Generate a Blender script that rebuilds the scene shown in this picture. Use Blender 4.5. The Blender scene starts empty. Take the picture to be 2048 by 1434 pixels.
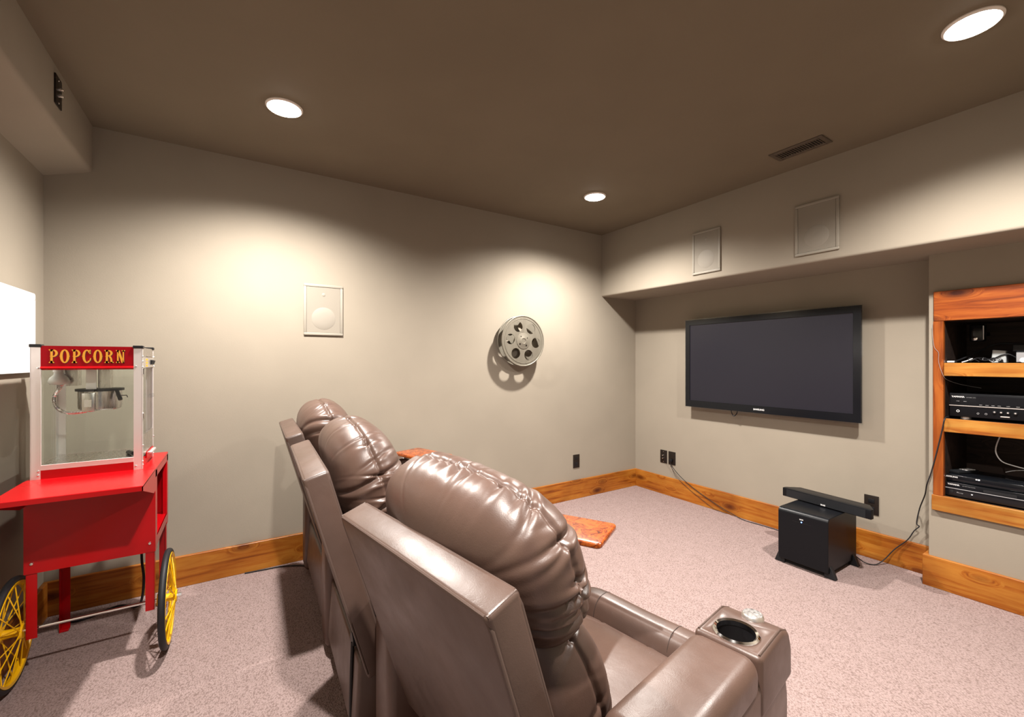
import bpy, bmesh, math, random
import numpy as np
from mathutils import Vector, Matrix

scene = bpy.context.scene
C = bpy.context.collection
R = math.radians
YAW = math.atan(554 / 866)

# ------------------------------------------------------------------ camera
cam_d = bpy.data.cameras.new('camera')
cam_d.sensor_width = 36
cam_d.lens = 866 / 2048 * 36
cam_d.shift_y = 6 / 2048
cam_d.clip_start = 0.02
cam = bpy.data.objects.new('camera', cam_d)
cam.location = (0, 0, 1.3)
cam.rotation_euler = (R(90), 0, -YAW)
C.objects.link(cam)
scene.camera = cam

# ------------------------------------------------------------------ world, exposure
w = bpy.data.worlds.new('world')
scene.world = w
w.use_nodes = True
w.node_tree.nodes['Background'].inputs[0].default_value = (0.62, 0.75, 1.0, 1)
w.node_tree.nodes['Background'].inputs[1].default_value = 0.15
vs = scene.view_settings
vs.view_transform = 'Standard'
vs.look = 'None'
vs.gamma = 1
vs.use_curve_mapping = False
vs.exposure = 0.0

SPOT_W = 345.0            # each ceiling downlight
SPOT_ANGLE = 152
SPOT_BLEND = 0.88
LIGHT_COL = (1.0, 0.935, 0.87)
LENS_GLOW = 30.0

# room measures (metres)
XL, XR, YB, YF, ZC = -0.822, 3.558, 3.145, -0.45, 2.552
XS = 3.068                # face of the dropped soffit
XJ, YJ = 3.406, 0.816     # face and corner of the built-out wall with the shelves
BH = 0.176                # baseboard height

# ------------------------------------------------------------------ materials
def srgb(r, g, b):
    f = lambda c: (c / 255 / 12.92) if c / 255 <= 0.04045 else ((c / 255 + 0.055) / 1.055) ** 2.4
    return (f(r), f(g), f(b), 1)

def mat(name, col, rough=0.5, metal=0.0, spec=0.5, coat=0.0, emit=None, estr=0.0, alpha=None, trans=None):
    m = bpy.data.materials.new(name)
    m.use_nodes = True
    b = m.node_tree.nodes['Principled BSDF']
    b.inputs['Base Color'].default_value = col if len(col) == 4 else (*col, 1)
    b.inputs['Roughness'].default_value = rough
    b.inputs['Metallic'].default_value = metal
    b.inputs['Specular IOR Level'].default_value = spec
    b.inputs['Coat Weight'].default_value = coat
    b.inputs['Coat Roughness'].default_value = 0.08
    if emit:
        b.inputs['Emission Color'].default_value = emit if len(emit) == 4 else (*emit, 1)
        b.inputs['Emission Strength'].default_value = estr
    if trans is not None:
        b.inputs['Transmission Weight'].default_value = trans
    if alpha is not None:
        b.inputs['Alpha'].default_value = alpha
    return m

def N(m, t, **kw):
    n = m.node_tree.nodes.new(t)
    for k, v in kw.items():
        setattr(n, k, v)
    return n

def link(m, a, b):
    m.node_tree.links.new(a, b)

def coords(m, scale=(1, 1, 1), rot=(0, 0, 0)):
    tc = N(m, 'ShaderNodeTexCoord')
    mp = N(m, 'ShaderNodeMapping')
    mp.inputs['Scale'].default_value = scale
    mp.inputs['Rotation'].default_value = rot
    link(m, tc.outputs['Object'], mp.inputs['Vector'])
    return mp.outputs['Vector']

def bump(m, height, strength, dist):
    bp = N(m, 'ShaderNodeBump')
    bp.inputs['Strength'].default_value = strength
    bp.inputs['Distance'].default_value = dist
    link(m, height, bp.inputs['Height'])
    link(m, bp.outputs['Normal'], m.node_tree.nodes['Principled BSDF'].inputs['Normal'])

def ramp(m, fac, stops):
    r = N(m, 'ShaderNodeValToRGB')
    els = r.color_ramp.elements
    while len(els) < len(stops):
        els.new(0.5)
    for e, (p, c) in zip(els, stops):
        e.position = p
        e.color = c if len(c) == 4 else (*c, 1)
    link(m, fac, r.inputs['Fac'])
    return r.outputs['Color']

def noise(m, vec, scale, detail=4, rough=0.55, dist=0.0):
    n = N(m, 'ShaderNodeTexNoise')
    n.inputs['Scale'].default_value = scale
    n.inputs['Detail'].default_value = detail
    n.inputs['Roughness'].default_value = rough
    n.inputs['Distortion'].default_value = dist
    link(m, vec, n.inputs['Vector'])
    return n.outputs['Fac']

def mixc(m, fac, a, b, blend='MIX'):
    n = N(m, 'ShaderNodeMix', data_type='RGBA', blend_type=blend)
    if isinstance(fac, float):
        n.inputs[0].default_value = fac
    else:
        link(m, fac, n.inputs[0])
    for s, i in ((a, 6), (b, 7)):
        if isinstance(s, tuple):
            n.inputs[i].default_value = s
        else:
            link(m, s, n.inputs[i])
    return n.outputs[2]

def set_col(m, sock):
    link(m, sock, m.node_tree.nodes['Principled BSDF'].inputs['Base Color'])

def paint(name, col):
    m = mat(name, col, rough=0.82, spec=0.25)
    v = coords(m)
    k = noise(m, v, 2.2, 3)
    c2 = tuple(x * 0.94 for x in col[:3]) + (1,)
    set_col(m, ramp(m, k, [(0.35, c2), (0.65, col)]))
    bump(m, noise(m, v, 160, 3), 0.12, 0.002)
    return m

def carpet():
    m = mat('carpet', (0.4, 0.3, 0.28), rough=0.95, spec=0.1)
    v = coords(m, (1, 1, 1), (0, 0, R(20)))
    vo = N(m, 'ShaderNodeTexVoronoi')
    vo.inputs['Scale'].default_value = 230
    mp = N(m, 'ShaderNodeMapping')
    mp.inputs['Scale'].default_value = (1.0, 0.62, 1)
    link(m, v, mp.inputs['Vector'])
    link(m, mp.outputs['Vector'], vo.inputs['Vector'])
    a = ramp(m, vo.outputs['Distance'], [(0.1, (0.35, 0.268, 0.256)), (0.5, (0.285, 0.212, 0.200)), (0.8, (0.19, 0.136, 0.126))])
    big = noise(m, v, 14, 4, 0.7)
    b = ramp(m, big, [(0.3, (0.92, 0.91, 0.90)), (0.62, (1, 1, 1))])
    set_col(m, mixc(m, 1.0, a, b, 'MULTIPLY'))
    inv = N(m, 'ShaderNodeMath', operation='SUBTRACT')
    inv.inputs[0].default_value = 1
    link(m, vo.outputs['Distance'], inv.inputs[1])
    bump(m, inv.outputs[0], 0.6, 0.003)
    return m

def wood(name, axis, light, mid, dark, knot=1.0, rough=0.42, seed=0.0, coat=0.15):
    """knotty stained pine, the grain running along axis 0/1/2"""
    m = mat(name, mid, rough=rough, spec=0.3, coat=coat * 0.4)
    tc = N(m, 'ShaderNodeTexCoord')
    off = N(m, 'ShaderNodeVectorMath', operation='ADD')
    off.inputs[1].default_value = (seed, seed * 0.37, seed * 0.71)
    link(m, tc.outputs['Object'], off.inputs[0])
    base = off.outputs[0]
    ks = [7.5, 7.5, 7.5]
    ks[axis] = 3.1
    km = N(m, 'ShaderNodeMapping')
    km.inputs['Scale'].default_value = ks
    link(m, base, km.inputs['Vector'])
    vo = N(m, 'ShaderNodeTexVoronoi')
    vo.inputs['Scale'].default_value = 1.0
    link(m, km.outputs['Vector'], vo.inputs['Vector'])
    gs = [16, 16, 16]
    gs[axis] = 1.1
    gm = N(m, 'ShaderNodeMapping')
    gm.inputs['Scale'].default_value = gs
    link(m, base, gm.inputs['Vector'])
    # grain bends round the knots
    kd = ramp(m, vo.outputs['Distance'], [(0.0, (1, 1, 1)), (0.33, (0, 0, 0))])
    sc = N(m, 'ShaderNodeVectorMath', operation='SCALE')
    link(m, kd, sc.inputs[0])
    sc.inputs['Scale'].default_value = 2.4
    ad = N(m, 'ShaderNodeVectorMath', operation='ADD')
    link(m, gm.outputs['Vector'], ad.inputs[0])
    link(m, sc.outputs[0], ad.inputs[1])
    g = noise(m, ad.outputs[0], 2.0, 7, 0.62, 0.35)
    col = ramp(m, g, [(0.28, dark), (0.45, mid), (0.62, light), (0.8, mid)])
    patch = noise(m, base, 3.2, 3, 0.5)
    col = mixc(m, 1.0, col, ramp(m, patch, [(0.3, (0.62, 0.52, 0.42)), (0.62, (1, 1, 1))]), 'MULTIPLY')
    fine = noise(m, base, 26, 5, 0.7)
    ksel = N(m, 'ShaderNodeMath', operation='MULTIPLY')
    ksel.inputs[1].default_value = knot
    kk = ramp(m, vo.outputs['Distance'], [(0.06, (1, 1, 1)), (0.13, (0.7, 0.7, 0.7)), (0.25, (0, 0, 0))])
    link(m, kk, ksel.inputs[0])
    col = mixc(m, ksel.outputs[0], col, mixc(m, fine, (dark[0] * 0.12, dark[1] * 0.1, dark[2] * 0.1, 1), dark))
    set_col(m, col)
    bump(m, g, 0.15, 0.002)
    return m

def leather(name, base):
    m = mat(name, base, rough=0.40, spec=0.62)
    v = coords(m)
    k = noise(m, v, 3.5, 4, 0.6)
    d = tuple(x * 0.78 for x in base[:3]) + (1,)
    l = tuple(x * 1.15 for x in base[:3]) + (1,)
    set_col(m, ramp(m, k, [(0.3, d), (0.7, l)]))
    rr = ramp(m, noise(m, v, 9, 3), [(0.3, (0.33, 0.33, 0.33)), (0.7, (0.47, 0.47, 0.47))])
    link(m, rr, m.node_tree.nodes['Principled BSDF'].inputs['Roughness'])
    vo = N(m, 'ShaderNodeTexVoronoi')
    vo.inputs['Scale'].default_value = 420
    link(m, v, vo.inputs['Vector'])
    nz = noise(m, v, 22, 5, 0.6)
    add = N(m, 'ShaderNodeMath', operation='MULTIPLY_ADD')
    link(m, vo.outputs['Distance'], add.inputs[0])
    add.inputs[1].default_value = 0.12
    link(m, nz, add.inputs[2])
    bump(m, add.outputs[0], 0.16, 0.004)
    return m

def brushed(name, col, rough=0.32, metal=1.0, axis=2):
    m = mat(name, col, rough=rough, metal=metal)
    s = [120, 120, 120]
    s[axis] = 4
    k = noise(m, coords(m, tuple(s)), 1.0, 3)
    rr = ramp(m, k, [(0.3, (rough * 0.8,) * 3), (0.7, (rough * 1.25,) * 3)])
    link(m, rr, m.node_tree.nodes['Principled BSDF'].inputs['Roughness'])
    return m

def glass(name, tint=(0.965, 0.985, 0.972, 1), refl=0.05):
    """thin clear pane: mostly straight-through, a weak mirror on top"""
    m = bpy.data.materials.new(name)
    m.use_nodes = True
    nt = m.node_tree
    nt.nodes.remove(nt.nodes['Principled BSDF'])
    t = nt.nodes.new('ShaderNodeBsdfTransparent')
    t.inputs[0].default_value = tint
    g = nt.nodes.new('ShaderNodeBsdfGlossy')
    g.inputs['Roughness'].default_value = 0.03
    mx = nt.nodes.new('ShaderNodeMixShader')
    lw = nt.nodes.new('ShaderNodeLayerWeight')
    lw.inputs['Blend'].default_value = 0.5
    pw = nt.nodes.new('ShaderNodeMath')
    pw.operation = 'POWER'
    pw.inputs[1].default_value = 5
    nt.links.new(lw.outputs['Facing'], pw.inputs[0])
    ad = nt.nodes.new('ShaderNodeMath')
    ad.operation = 'MULTIPLY_ADD'
    ad.inputs[1].default_value = 0.35
    ad.inputs[2].default_value = refl * 0.4
    nt.links.new(pw.outputs[0], ad.inputs[0])
    nt.links.new(ad.outputs[0], mx.inputs[0])
    nt.links.new(t.outputs[0], mx.inputs[1])
    nt.links.new(g.outputs[0], mx.inputs[2])
    nt.links.new(mx.outputs[0], nt.nodes['Material Output'].inputs[0])
    return m

dk = lambda c, f=0.52: tuple(x * f for x in c[:3]) + (1,)

def burl():
    m = mat('burl_wood', (0.5, 0.18, 0.04), rough=0.3, spec=0.4, coat=0.45)
    v = coords(m, (1, 1, 1))
    k = noise(m, v, 30, 7, 0.78, 1.6)
    c = ramp(m, k, [(0.36, dk(srgb(70, 20, 6))), (0.47, dk(srgb(168, 72, 20))), (0.56, dk(srgb(220, 112, 36))), (0.75, dk(srgb(184, 82, 24)))])
    set_col(m, c)
    return m

M = {}
WALL = (0.288, 0.252, 0.200, 1)
M['wall'] = paint('wall_paint', WALL)
M['ceiling'] = paint('wall_paint_shaded', (0.175, 0.145, 0.102, 1))  # wall paint darkened: the ceiling's lack of direct light is put into the colour
M['carpet'] = carpet()
PL, PM, PD = dk(srgb(232, 154, 60)), dk(srgb(210, 122, 36)), dk(srgb(140, 62, 14))
M['pine_x'] = wood('pine_along_x', 0, PL, PM, PD, seed=2.3)
M['pine_y'] = wood('pine_along_y', 1, PL, PM, PD, seed=5.1)
M['pine_y2'] = wood('pine_shelf_edge', 1, dk(srgb(240, 176, 84)), dk(srgb(226, 146, 58)), dk(srgb(176, 92, 30)), knot=0.7, seed=9.4)
M['cedar_y'] = wood('stained_top_board', 1, dk(srgb(212, 116, 42)), dk(srgb(184, 88, 26)), dk(srgb(104, 40, 10)), seed=14.2)
M['cedar_z'] = wood('stained_stile', 2, dk(srgb(212, 120, 46)), dk(srgb(192, 98, 32)), dk(srgb(112, 46, 12)), seed=21.7)
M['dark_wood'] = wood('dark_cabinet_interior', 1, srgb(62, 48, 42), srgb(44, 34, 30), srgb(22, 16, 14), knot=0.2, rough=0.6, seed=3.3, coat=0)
M['leather'] = leather('brown_leather', (0.088, 0.050, 0.037, 1))
M['leather_back'] = leather('brown_vinyl_back', (0.083, 0.050, 0.038, 1))
M['piping'] = mat('leather_piping', (0.078, 0.050, 0.040), rough=0.4)
M['seam'] = mat('seam_thread', (0.035, 0.02, 0.015), rough=0.7)
M['burl'] = burl()
M['red'] = mat('red_enamel', dk(srgb(205, 10, 20), 0.62), rough=0.25, spec=0.28, coat=0.08)
M['red_sign'] = mat('red_sign_panel', dk(srgb(176, 4, 22), 0.6), rough=0.35, spec=0.15)
M['gold'] = mat('gold_letter', dk(srgb(244, 172, 40), 0.7), rough=0.5)
M['letter_shade'] = mat('letter_outline', srgb(70, 6, 14), rough=0.5)
M['alu'] = brushed('brushed_aluminium', (0.80, 0.78, 0.76), 0.34)
M['alu_dull'] = mat('satin_aluminium', (0.74, 0.70, 0.68), rough=0.42, metal=0.75)
M['steel'] = brushed('stainless_steel', (0.62, 0.59, 0.56), 0.26)
M['chrome'] = mat('chrome', (0.85, 0.85, 0.85), rough=0.08, metal=1)
M['black'] = mat('black_plastic', (0.007, 0.007, 0.008), rough=0.42, spec=0.3)
M['black_gloss'] = mat('gloss_black_bezel', (0.005, 0.006, 0.008), rough=0.16, spec=0.35)
M['black_satin'] = mat('satin_black', (0.0045, 0.005, 0.0065), rough=0.36, spec=0.2)
M['charcoal'] = mat('charcoal_plastic', (0.011, 0.012, 0.014), rough=0.5, spec=0.3)
M['rubber'] = mat('black_rubber', (0.013, 0.013, 0.015), rough=0.55, spec=0.35)
M['yellow'] = mat('yellow_enamel', dk(srgb(252, 192, 6), 0.86), rough=0.32, coat=0.2)
M['glass'] = glass('clear_glass')
M['acrylic'] = glass('clear_acrylic', (0.95, 0.96, 0.965, 1), 0.08)
M['screen'] = mat('plasma_screen', (0.014, 0.0135, 0.020), rough=0.3, spec=0.35)
M['white'] = mat('white_enamel', (0.86, 0.85, 0.84), rough=0.3)
M['white_plastic'] = mat('white_plastic', (0.75, 0.75, 0.75), rough=0.4)
M['frost'] = mat('frosted_bulb', (0.72, 0.74, 0.70), rough=0.25)
M['spk'] = mat('painted_speaker_frame', (0.275, 0.250, 0.205), rough=0.6)
M['reel'] = brushed('aged_reel_metal', (0.21, 0.19, 0.15), 0.45, 0.5)
M['bronze'] = mat('bronze_plate', (0.013, 0.009, 0.007), rough=0.38, spec=0.3)
M['vent'] = mat('brown_vent', (0.085, 0.066, 0.047), rough=0.5)
M['void'] = mat('dark_void', (0.004, 0.004, 0.004), rough=0.9)
M['lens'] = mat('lamp_lens', (0.9, 0.9, 0.9), rough=0.4, emit=(1.0, 0.93, 0.85), estr=LENS_GLOW)
M['trim_ring'] = mat('lamp_trim', (0.78, 0.74, 0.68), rough=0.45)
M['led_blue'] = mat('blue_led', (0.05, 0.1, 0.6), emit=(0.12, 0.3, 1.0), estr=9)
M['led_white'] = mat('white_led', (0.6, 0.6, 0.6), emit=(1, 0.9, 0.85), estr=2.5)
M['print'] = mat('white_print', (0.75, 0.75, 0.75), rough=0.5)
M['print_dim'] = mat('grey_print', (0.28, 0.28, 0.29), rough=0.5)
M['orange_print'] = mat('orange_sticker', srgb(240, 150, 30), rough=0.5)
M['silver_box'] = mat('silver_adapter', (0.55, 0.58, 0.58), rough=0.4, metal=0.2)
M['screw'] = mat('bright_screw', (0.8, 0.8, 0.8), rough=0.2, metal=1)

def speaker_mesh():
    m = mat('speaker_grille_cloth', (0.235, 0.210, 0.170), rough=0.75)
    vo = N(m, 'ShaderNodeTexVoronoi')
    vo.inputs['Scale'].default_value = 420
    link(m, coords(m), vo.inputs['Vector'])
    bump(m, vo.outputs['Distance'], 0.3, 0.001)
    return m
M['grille'] = speaker_mesh()
M['cone'] = mat('speaker_cone', (0.255, 0.230, 0.19), rough=0.7)

# ------------------------------------------------------------------ mesh helpers
ORG = {}       # object -> (loc, rotz) of its root

def link_obj(o, parent=None):
    C.objects.link(o)
    if parent is not None:
        o.parent = parent
    return o

def tag(o, label, cat=None, group=None):
    o['label'] = label
    if cat:
        o['category'] = cat
    if group:
        o['group'] = group
    return o

def thing(name, label, cat, loc=(0, 0, 0), rotz=0.0, group=None):
    o = bpy.data.objects.new(name, None)
    o.empty_display_size = 0.05
    o.location = loc
    o.rotation_euler = (0, 0, rotz)
    C.objects.link(o)
    ORG[o.name] = Matrix.Translation(loc) @ Matrix.Rotation(rotz, 4, 'Z')
    return tag(o, label, cat, group)

def finish(bm, angle=35):
    bm.normal_update()
    lim = R(angle)
    for f in bm.faces:
        f.smooth = True
    for e in bm.edges:
        if len(e.link_faces) == 2:
            e.smooth = e.calc_face_angle(0) < lim
        else:
            e.smooth = False

def obj(name, bm, m, parent=None, world=False, angle=35):
    """one mesh object; world=True: bm is in world coordinates and is moved into the root's space"""
    if world and parent is not None:
        bm.transform(ORG[parent.name].inverted())
    bmesh.ops.recalc_face_normals(bm, faces=bm.faces)
    finish(bm, angle)
    me = bpy.data.meshes.new(name)
    bm.to_mesh(me)
    bm.free()
    me.materials.append(M[m] if isinstance(m, str) else m)
    o = bpy.data.objects.new(name, me)
    link_obj(o, parent)
    if parent is not None:
        ORG[o.name] = ORG[parent.name]
    else:
        ORG[o.name] = Matrix.Identity(4)
    return o

def struct(name, bm, m, parent=None, angle=35):
    o = obj(name, bm, m, parent, False, angle)
    if parent is None:
        o['kind'] = 'structure'
    return o

def nb():
    return bmesh.new()

def box(bm, x0, x1, y0, y1, z0, z1, r=0.0, seg=2):
    r0 = bmesh.ops.create_cube(bm, size=1)
    vs_ = r0['verts']
    bmesh.ops.scale(bm, vec=(abs(x1 - x0), abs(y1 - y0), abs(z1 - z0)), verts=vs_)
    bmesh.ops.translate(bm, vec=((x0 + x1) / 2, (y0 + y1) / 2, (z0 + z1) / 2), verts=vs_)
    if r > 0:
        es = list({e for v in vs_ for e in v.link_edges})
        bmesh.ops.bevel(bm, geom=es, offset=r, segments=seg, affect='EDGES', profile=0.5, clamp_overlap=True)
    return bm

def prism(bm, pts, axis, a0, a1, r=0.0, seg=2):
    """polygon pts in the two other axes, extruded along axis from a0 to a1"""
    def co(p, a):
        if axis == 0:
            return (a, p[0], p[1])
        if axis == 1:
            return (p[0], a, p[1])
        return (p[0], p[1], a)
    A = [bm.verts.new(co(p, a0)) for p in pts]
    B = [bm.verts.new(co(p, a1)) for p in pts]
    n = len(pts)
    fs = [bm.faces.new(A[::-1]), bm.faces.new(B)]
    for i in range(n):
        fs.append(bm.faces.new((A[i], A[(i + 1) % n], B[(i + 1) % n], B[i])))
    bmesh.ops.recalc_face_normals(bm, faces=fs)
    if r > 0:
        es = list({e for v in A + B for e in v.link_edges})
        bmesh.ops.bevel(bm, geom=es, offset=r, segments=seg, affect='EDGES', profile=0.5, clamp_overlap=True)
    return bm

def frame_of(d):
    d = d.normalized()
    up = Vector((0, 0, 1)) if abs(d.z) < 0.9 else Vector((1, 0, 0))
    a = d.cross(up).normalized()
    return a, d.cross(a).normalized()

def cyl(bm, p0, p1, r0, r1=None, seg=16, cap=True):
    p0, p1 = Vector(p0), Vector(p1)
    r1 = r0 if r1 is None else r1
    a, b = frame_of(p1 - p0)
    A, B = [], []
    for i in range(seg):
        t = 2 * math.pi * i / seg
        d = a * math.cos(t) + b * math.sin(t)
        A.append(bm.verts.new(p0 + d * r0))
        B.append(bm.verts.new(p1 + d * r1))
    for i in range(seg):
        j = (i + 1) % seg
        bm.faces.new((A[i], A[j], B[j], B[i]))
    if cap:
        bm.faces.new(A[::-1])
        bm.faces.new(B)
    return bm

def spline(pts, n=6, closed=False):
    P = [Vector(p) for p in pts]
    out = []
    L = len(P)
    for i in range(L if closed else L - 1):
        g = (lambda k: P[k % L]) if closed else (lambda k: P[max(0, min(L - 1, k))])
        p0, p1, p2, p3 = g(i - 1), g(i), g(i + 1), g(i + 2)
        for k in range(n):
            t = k / n
            out.append(0.5 * ((2 * p1) + (p2 - p0) * t + (2 * p0 - 5 * p1 + 4 * p2 - p3) * t * t + (3 * p1 - p0 - 3 * p2 + p3) * t ** 3))
    if not closed:
        out.append(P[-1])
    return out

def tube(bm, pts, r, seg=8, closed=False, smooth=6):
    P = spline(pts, smooth, closed) if smooth else [Vector(p) for p in pts]
    n = len(P)
    rings = []
    prev = None
    for i in range(n):
        if closed:
            d = P[(i + 1) % n] - P[i - 1]
        else:
            d = P[min(n - 1, i + 1)] - P[max(0, i - 1)]
        d.normalize()
        if prev is None:
            a, b = frame_of(d)
        else:
            a = (prev - d * prev.dot(d))
            a = a.normalized() if a.length > 1e-6 else frame_of(d)[0]
            b = d.cross(a)
        prev = a
        rings.append([bm.verts.new(P[i] + (a * math.cos(2 * math.pi * k / seg) + b * math.sin(2 * math.pi * k / seg)) * r) for k in range(seg)])
    for i in range(n if closed else n - 1):
        A, B = rings[i], rings[(i + 1) % n]
        for k in range(seg):
            j = (k + 1) % seg
            bm.faces.new((A[k], A[j], B[j], B[k]))
    if not closed:
        bm.faces.new(rings[0][::-1])
        bm.faces.new(rings[-1])
    return bm

def lathe(bm, prof, center, axis, seg=32, closed=False):
    """prof: list of (radius, along)"""
    c = Vector(center)
    ax = Vector(axis).normalized()
    a, b = frame_of(ax)
    rings = []
    for rr, h in prof:
        if rr < 1e-6:
            rings.append([bm.verts.new(c + ax * h)])
        else:
            rings.append([bm.verts.new(c + ax * h + (a * math.cos(2 * math.pi * k / seg) + b * math.sin(2 * math.pi * k / seg)) * rr) for k in range(seg)])
    pairs = list(zip(rings, rings[1:])) + ([(rings[-1], rings[0])] if closed else [])
    for A, B in pairs:
        for k in range(seg):
            j = (k + 1) % seg
            if len(A) == 1 and len(B) == 1:
                continue
            if len(A) == 1:
                bm.faces.new((A[0], B[j], B[k]))
            elif len(B) == 1:
                bm.faces.new((A[k], A[j], B[0]))
            else:
                bm.faces.new((A[k], A[j], B[j], B[k]))
    return bm

def torus(bm, center, axis, R0, r, seg=40, sub=10):
    prof = [(R0 + r * math.cos(2 * math.pi * k / sub), r * math.sin(2 * math.pi * k / sub)) for k in range(sub)]
    return lathe(bm, prof, center, axis, seg, closed=True)

def holed_plate(bm, loops, thick, to3d):
    """plate with holes: loops of 2-D points (outer first), extruded by thick along the normal"""
    layers = []
    for h in (0.0, thick):
        vl = [[bm.verts.new(to3d(p[0], p[1], h)) for p in lp] for lp in loops]
        es = []
        for lp in vl:
            for i in range(len(lp)):
                es.append(bm.edges.new((lp[i], lp[(i + 1) % len(lp)])))
        bmesh.ops.triangle_fill(bm, use_beauty=True, use_dissolve=False, edges=es)
        layers.append(vl)
    for A, B in zip(*layers):
        n = len(A)
        for i in range(n):
            bm.faces.new((A[i], A[(i + 1) % n], B[(i + 1) % n], B[i]))
    return bm

def circle2(cx, cy, r, n=24):
    return [(cx + r * math.cos(2 * math.pi * i / n), cy + r * math.sin(2 * math.pi * i / n)) for i in range(n)]

def text_mesh(s, size, mtx, name='lettering', depth=0.0006, m='print', parent=None, extra=0.0):
    cu = bpy.data.curves.new('t', 'FONT')
    cu.body = s
    cu.size = size
    cu.extrude = depth
    cu.offset = extra
    cu.align_x = 'CENTER'
    cu.align_y = 'CENTER'
    cu.resolution_u = 3
    to = bpy.data.objects.new('t', cu)
    C.objects.link(to)
    dg = bpy.context.evaluated_depsgraph_get()
    me = bpy.data.meshes.new_from_object(to.evaluated_get(dg))
    bpy.data.objects.remove(to)
    bpy.data.curves.remove(cu)
    bm = nb()
    bm.from_mesh(me)
    bpy.data.meshes.remove(me)
    bm.transform(mtx)
    return obj(name, bm, m, parent, world=True)

def facing(px, py, pz, right, up):
    r_, u_ = Vector(right).normalized(), Vector(up).normalized()
    n_ = r_.cross(u_)
    return Matrix(((r_.x, u_.x, n_.x, px), (r_.y, u_.y, n_.y, py), (r_.z, u_.z, n_.z, pz), (0, 0, 0, 1)))

TOWARDS_MINUS_X = dict(right=(0, -1, 0), up=(0, 0, 1))

def copy_tree(o, parent=None):
    c = o.copy()
    C.objects.link(c)
    c.parent = parent
    ORG[c.name] = ORG[o.name]
    for ch in list(o.children):
        copy_tree(ch, c)
    return c

# ------------------------------------------------------------------ the room
T = 0.1
XE = 4.0     # outer right limit
struct('floor', box(nb(), XL - T, XE, YF - T, YB + T, -0.1, 0), 'carpet')
struct('ceiling', box(nb(), XL - T, XE, YF - T, YB + T, ZC, ZC + 0.1), 'ceiling')
struct('wall_back', box(nb(), XL - T, XE, YB, YB + T, 0, ZC), 'wall')
struct('wall_left', box(nb(), XL - T, XL, YF, YB, 0, ZC), 'wall')
struct('wall_right', box(nb(), XR, XR + T, YJ - 0.03, YB, 0, ZC), 'wall')
# front wall (behind the camera) with an open doorway to daylight
bm = nb()
DX0, DX1, DZ = -0.45, 0.45, 2.05
box(bm, XL - T, DX0, YF - T, YF, 0, ZC)
box(bm, DX1, XE, YF - T, YF, 0, ZC)
box(bm, DX0, DX1, YF - T, YF, DZ, ZC)
struct('wall_front', bm, 'wall')
# built-out wall round the shelf niche
NY0, NY1, NZ0, NZ1 = -0.18, 0.765, 0.49, 1.56
bm = nb()
box(bm, XJ, XR, NY1, YJ, 0, ZC)
box(bm, XJ, XR, YF, NY0, 0, ZC)
box(bm, XJ, XR, NY0, NY1, 0, NZ0)
box(bm, XJ, XR, NY0, NY1, NZ1, ZC)
struct('wall_niche', bm, 'wall')
# dropped soffit over the right wall, its underside a little out of level
bm = nb()
zb0, zb1 = 1.942, 1.904
vsb = [bm.verts.new(p) for p in ((XS, YB, zb0), (XE, YB, zb0), (XE, YF, zb1), (XS, YF, zb1), (XS, YB, ZC), (XE, YB, ZC), (XE, YF, ZC), (XS, YF, ZC))]
for f in ((0, 1, 2, 3), (4, 5, 6, 7), (0, 3, 7, 4), (1, 2, 6, 5), (0, 1, 5, 4), (3, 2, 6, 7)):
    bm.faces.new([vsb[i] for i in f])
ed = [e for e in bm.edges if all(v.co.z < 2 and v.co.x < XS + 0.01 for v in e.verts)]
bmesh.ops.bevel(bm, geom=ed, offset=0.018, segments=4, affect='EDGES', profile=0.5, clamp_overlap=True)
struct('ceiling_soffit', bm, 'wall', angle=50)
# dropped beam along the left wall
bm = nb()
XBm = -0.639
prism(bm, [(XL - 0.02, 2.243), (XBm - 0.02, 2.300), (XBm - 0.006, 2.306), (XBm, 2.322), (XBm, ZC), (XL - 0.02, ZC)], 1, YF, YB)
struct('ceiling_beam', bm, 'wall', angle=50)
# baseboards of stained knotty pine
struct('baseboard_back', box(nb(), XL, XR, YB - 0.02, YB, 0, BH, 0.002, 1), 'pine_x')
struct('baseboard_right', box(nb(), XR - 0.02, XR, YJ + 0.024, YB - 0.02, 0, BH, 0.002, 1), 'pine_y')
bm = nb()
box(bm, XJ - 0.02, XJ, YF, YJ + 0.024, 0, BH, 0.002, 1)
box(bm, XJ, XR - 0.0, YJ, YJ + 0.024, 0, BH, 0.002, 1)
struct('baseboard_niche', bm, 'pine_y')
struct('baseboard_left', box(nb(), XL, XL + 0.02, YF, YB - 0.02, 0, BH, 0.002, 1), 'pine_y')

# ------------------------------------------------------------------ ceiling downlights
def downlight(x, y, label, shared=None):
    t = thing('recessed_downlight', label, 'ceiling light', (x, y, ZC), 0, 'recessed ceiling downlights')
    bm = nb()
    lathe(bm, [(0.070, 0.0), (0.083, 0.0), (0.083, -0.004), (0.076, -0.010), (0.070, -0.006)], (0, 0, 0), (0, 0, 1), 40, closed=True)
    obj('trim_ring', bm, 'trim_ring', t)
    bm = nb()
    lathe(bm, [(0.071, 0.0), (0.071, -0.006), (0.062, -0.015), (0.04, -0.021), (0, -0.024)], (0, 0, 0), (0, 0, 1), 40)
    obj('lens', bm, 'lens', t)
    ld = bpy.data.lights.new('downlight_beam', 'SPOT')
    ld.energy = SPOT_W
    ld.color = LIGHT_COL
    ld.spot_size = R(SPOT_ANGLE)
    ld.spot_blend = SPOT_BLEND
    ld.shadow_soft_size = 0.035
    lo = bpy.data.objects.new('downlight_beam', ld)
    lo.location = (0, 0, -0.055)
    link_obj(lo, t)
    return t

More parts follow.
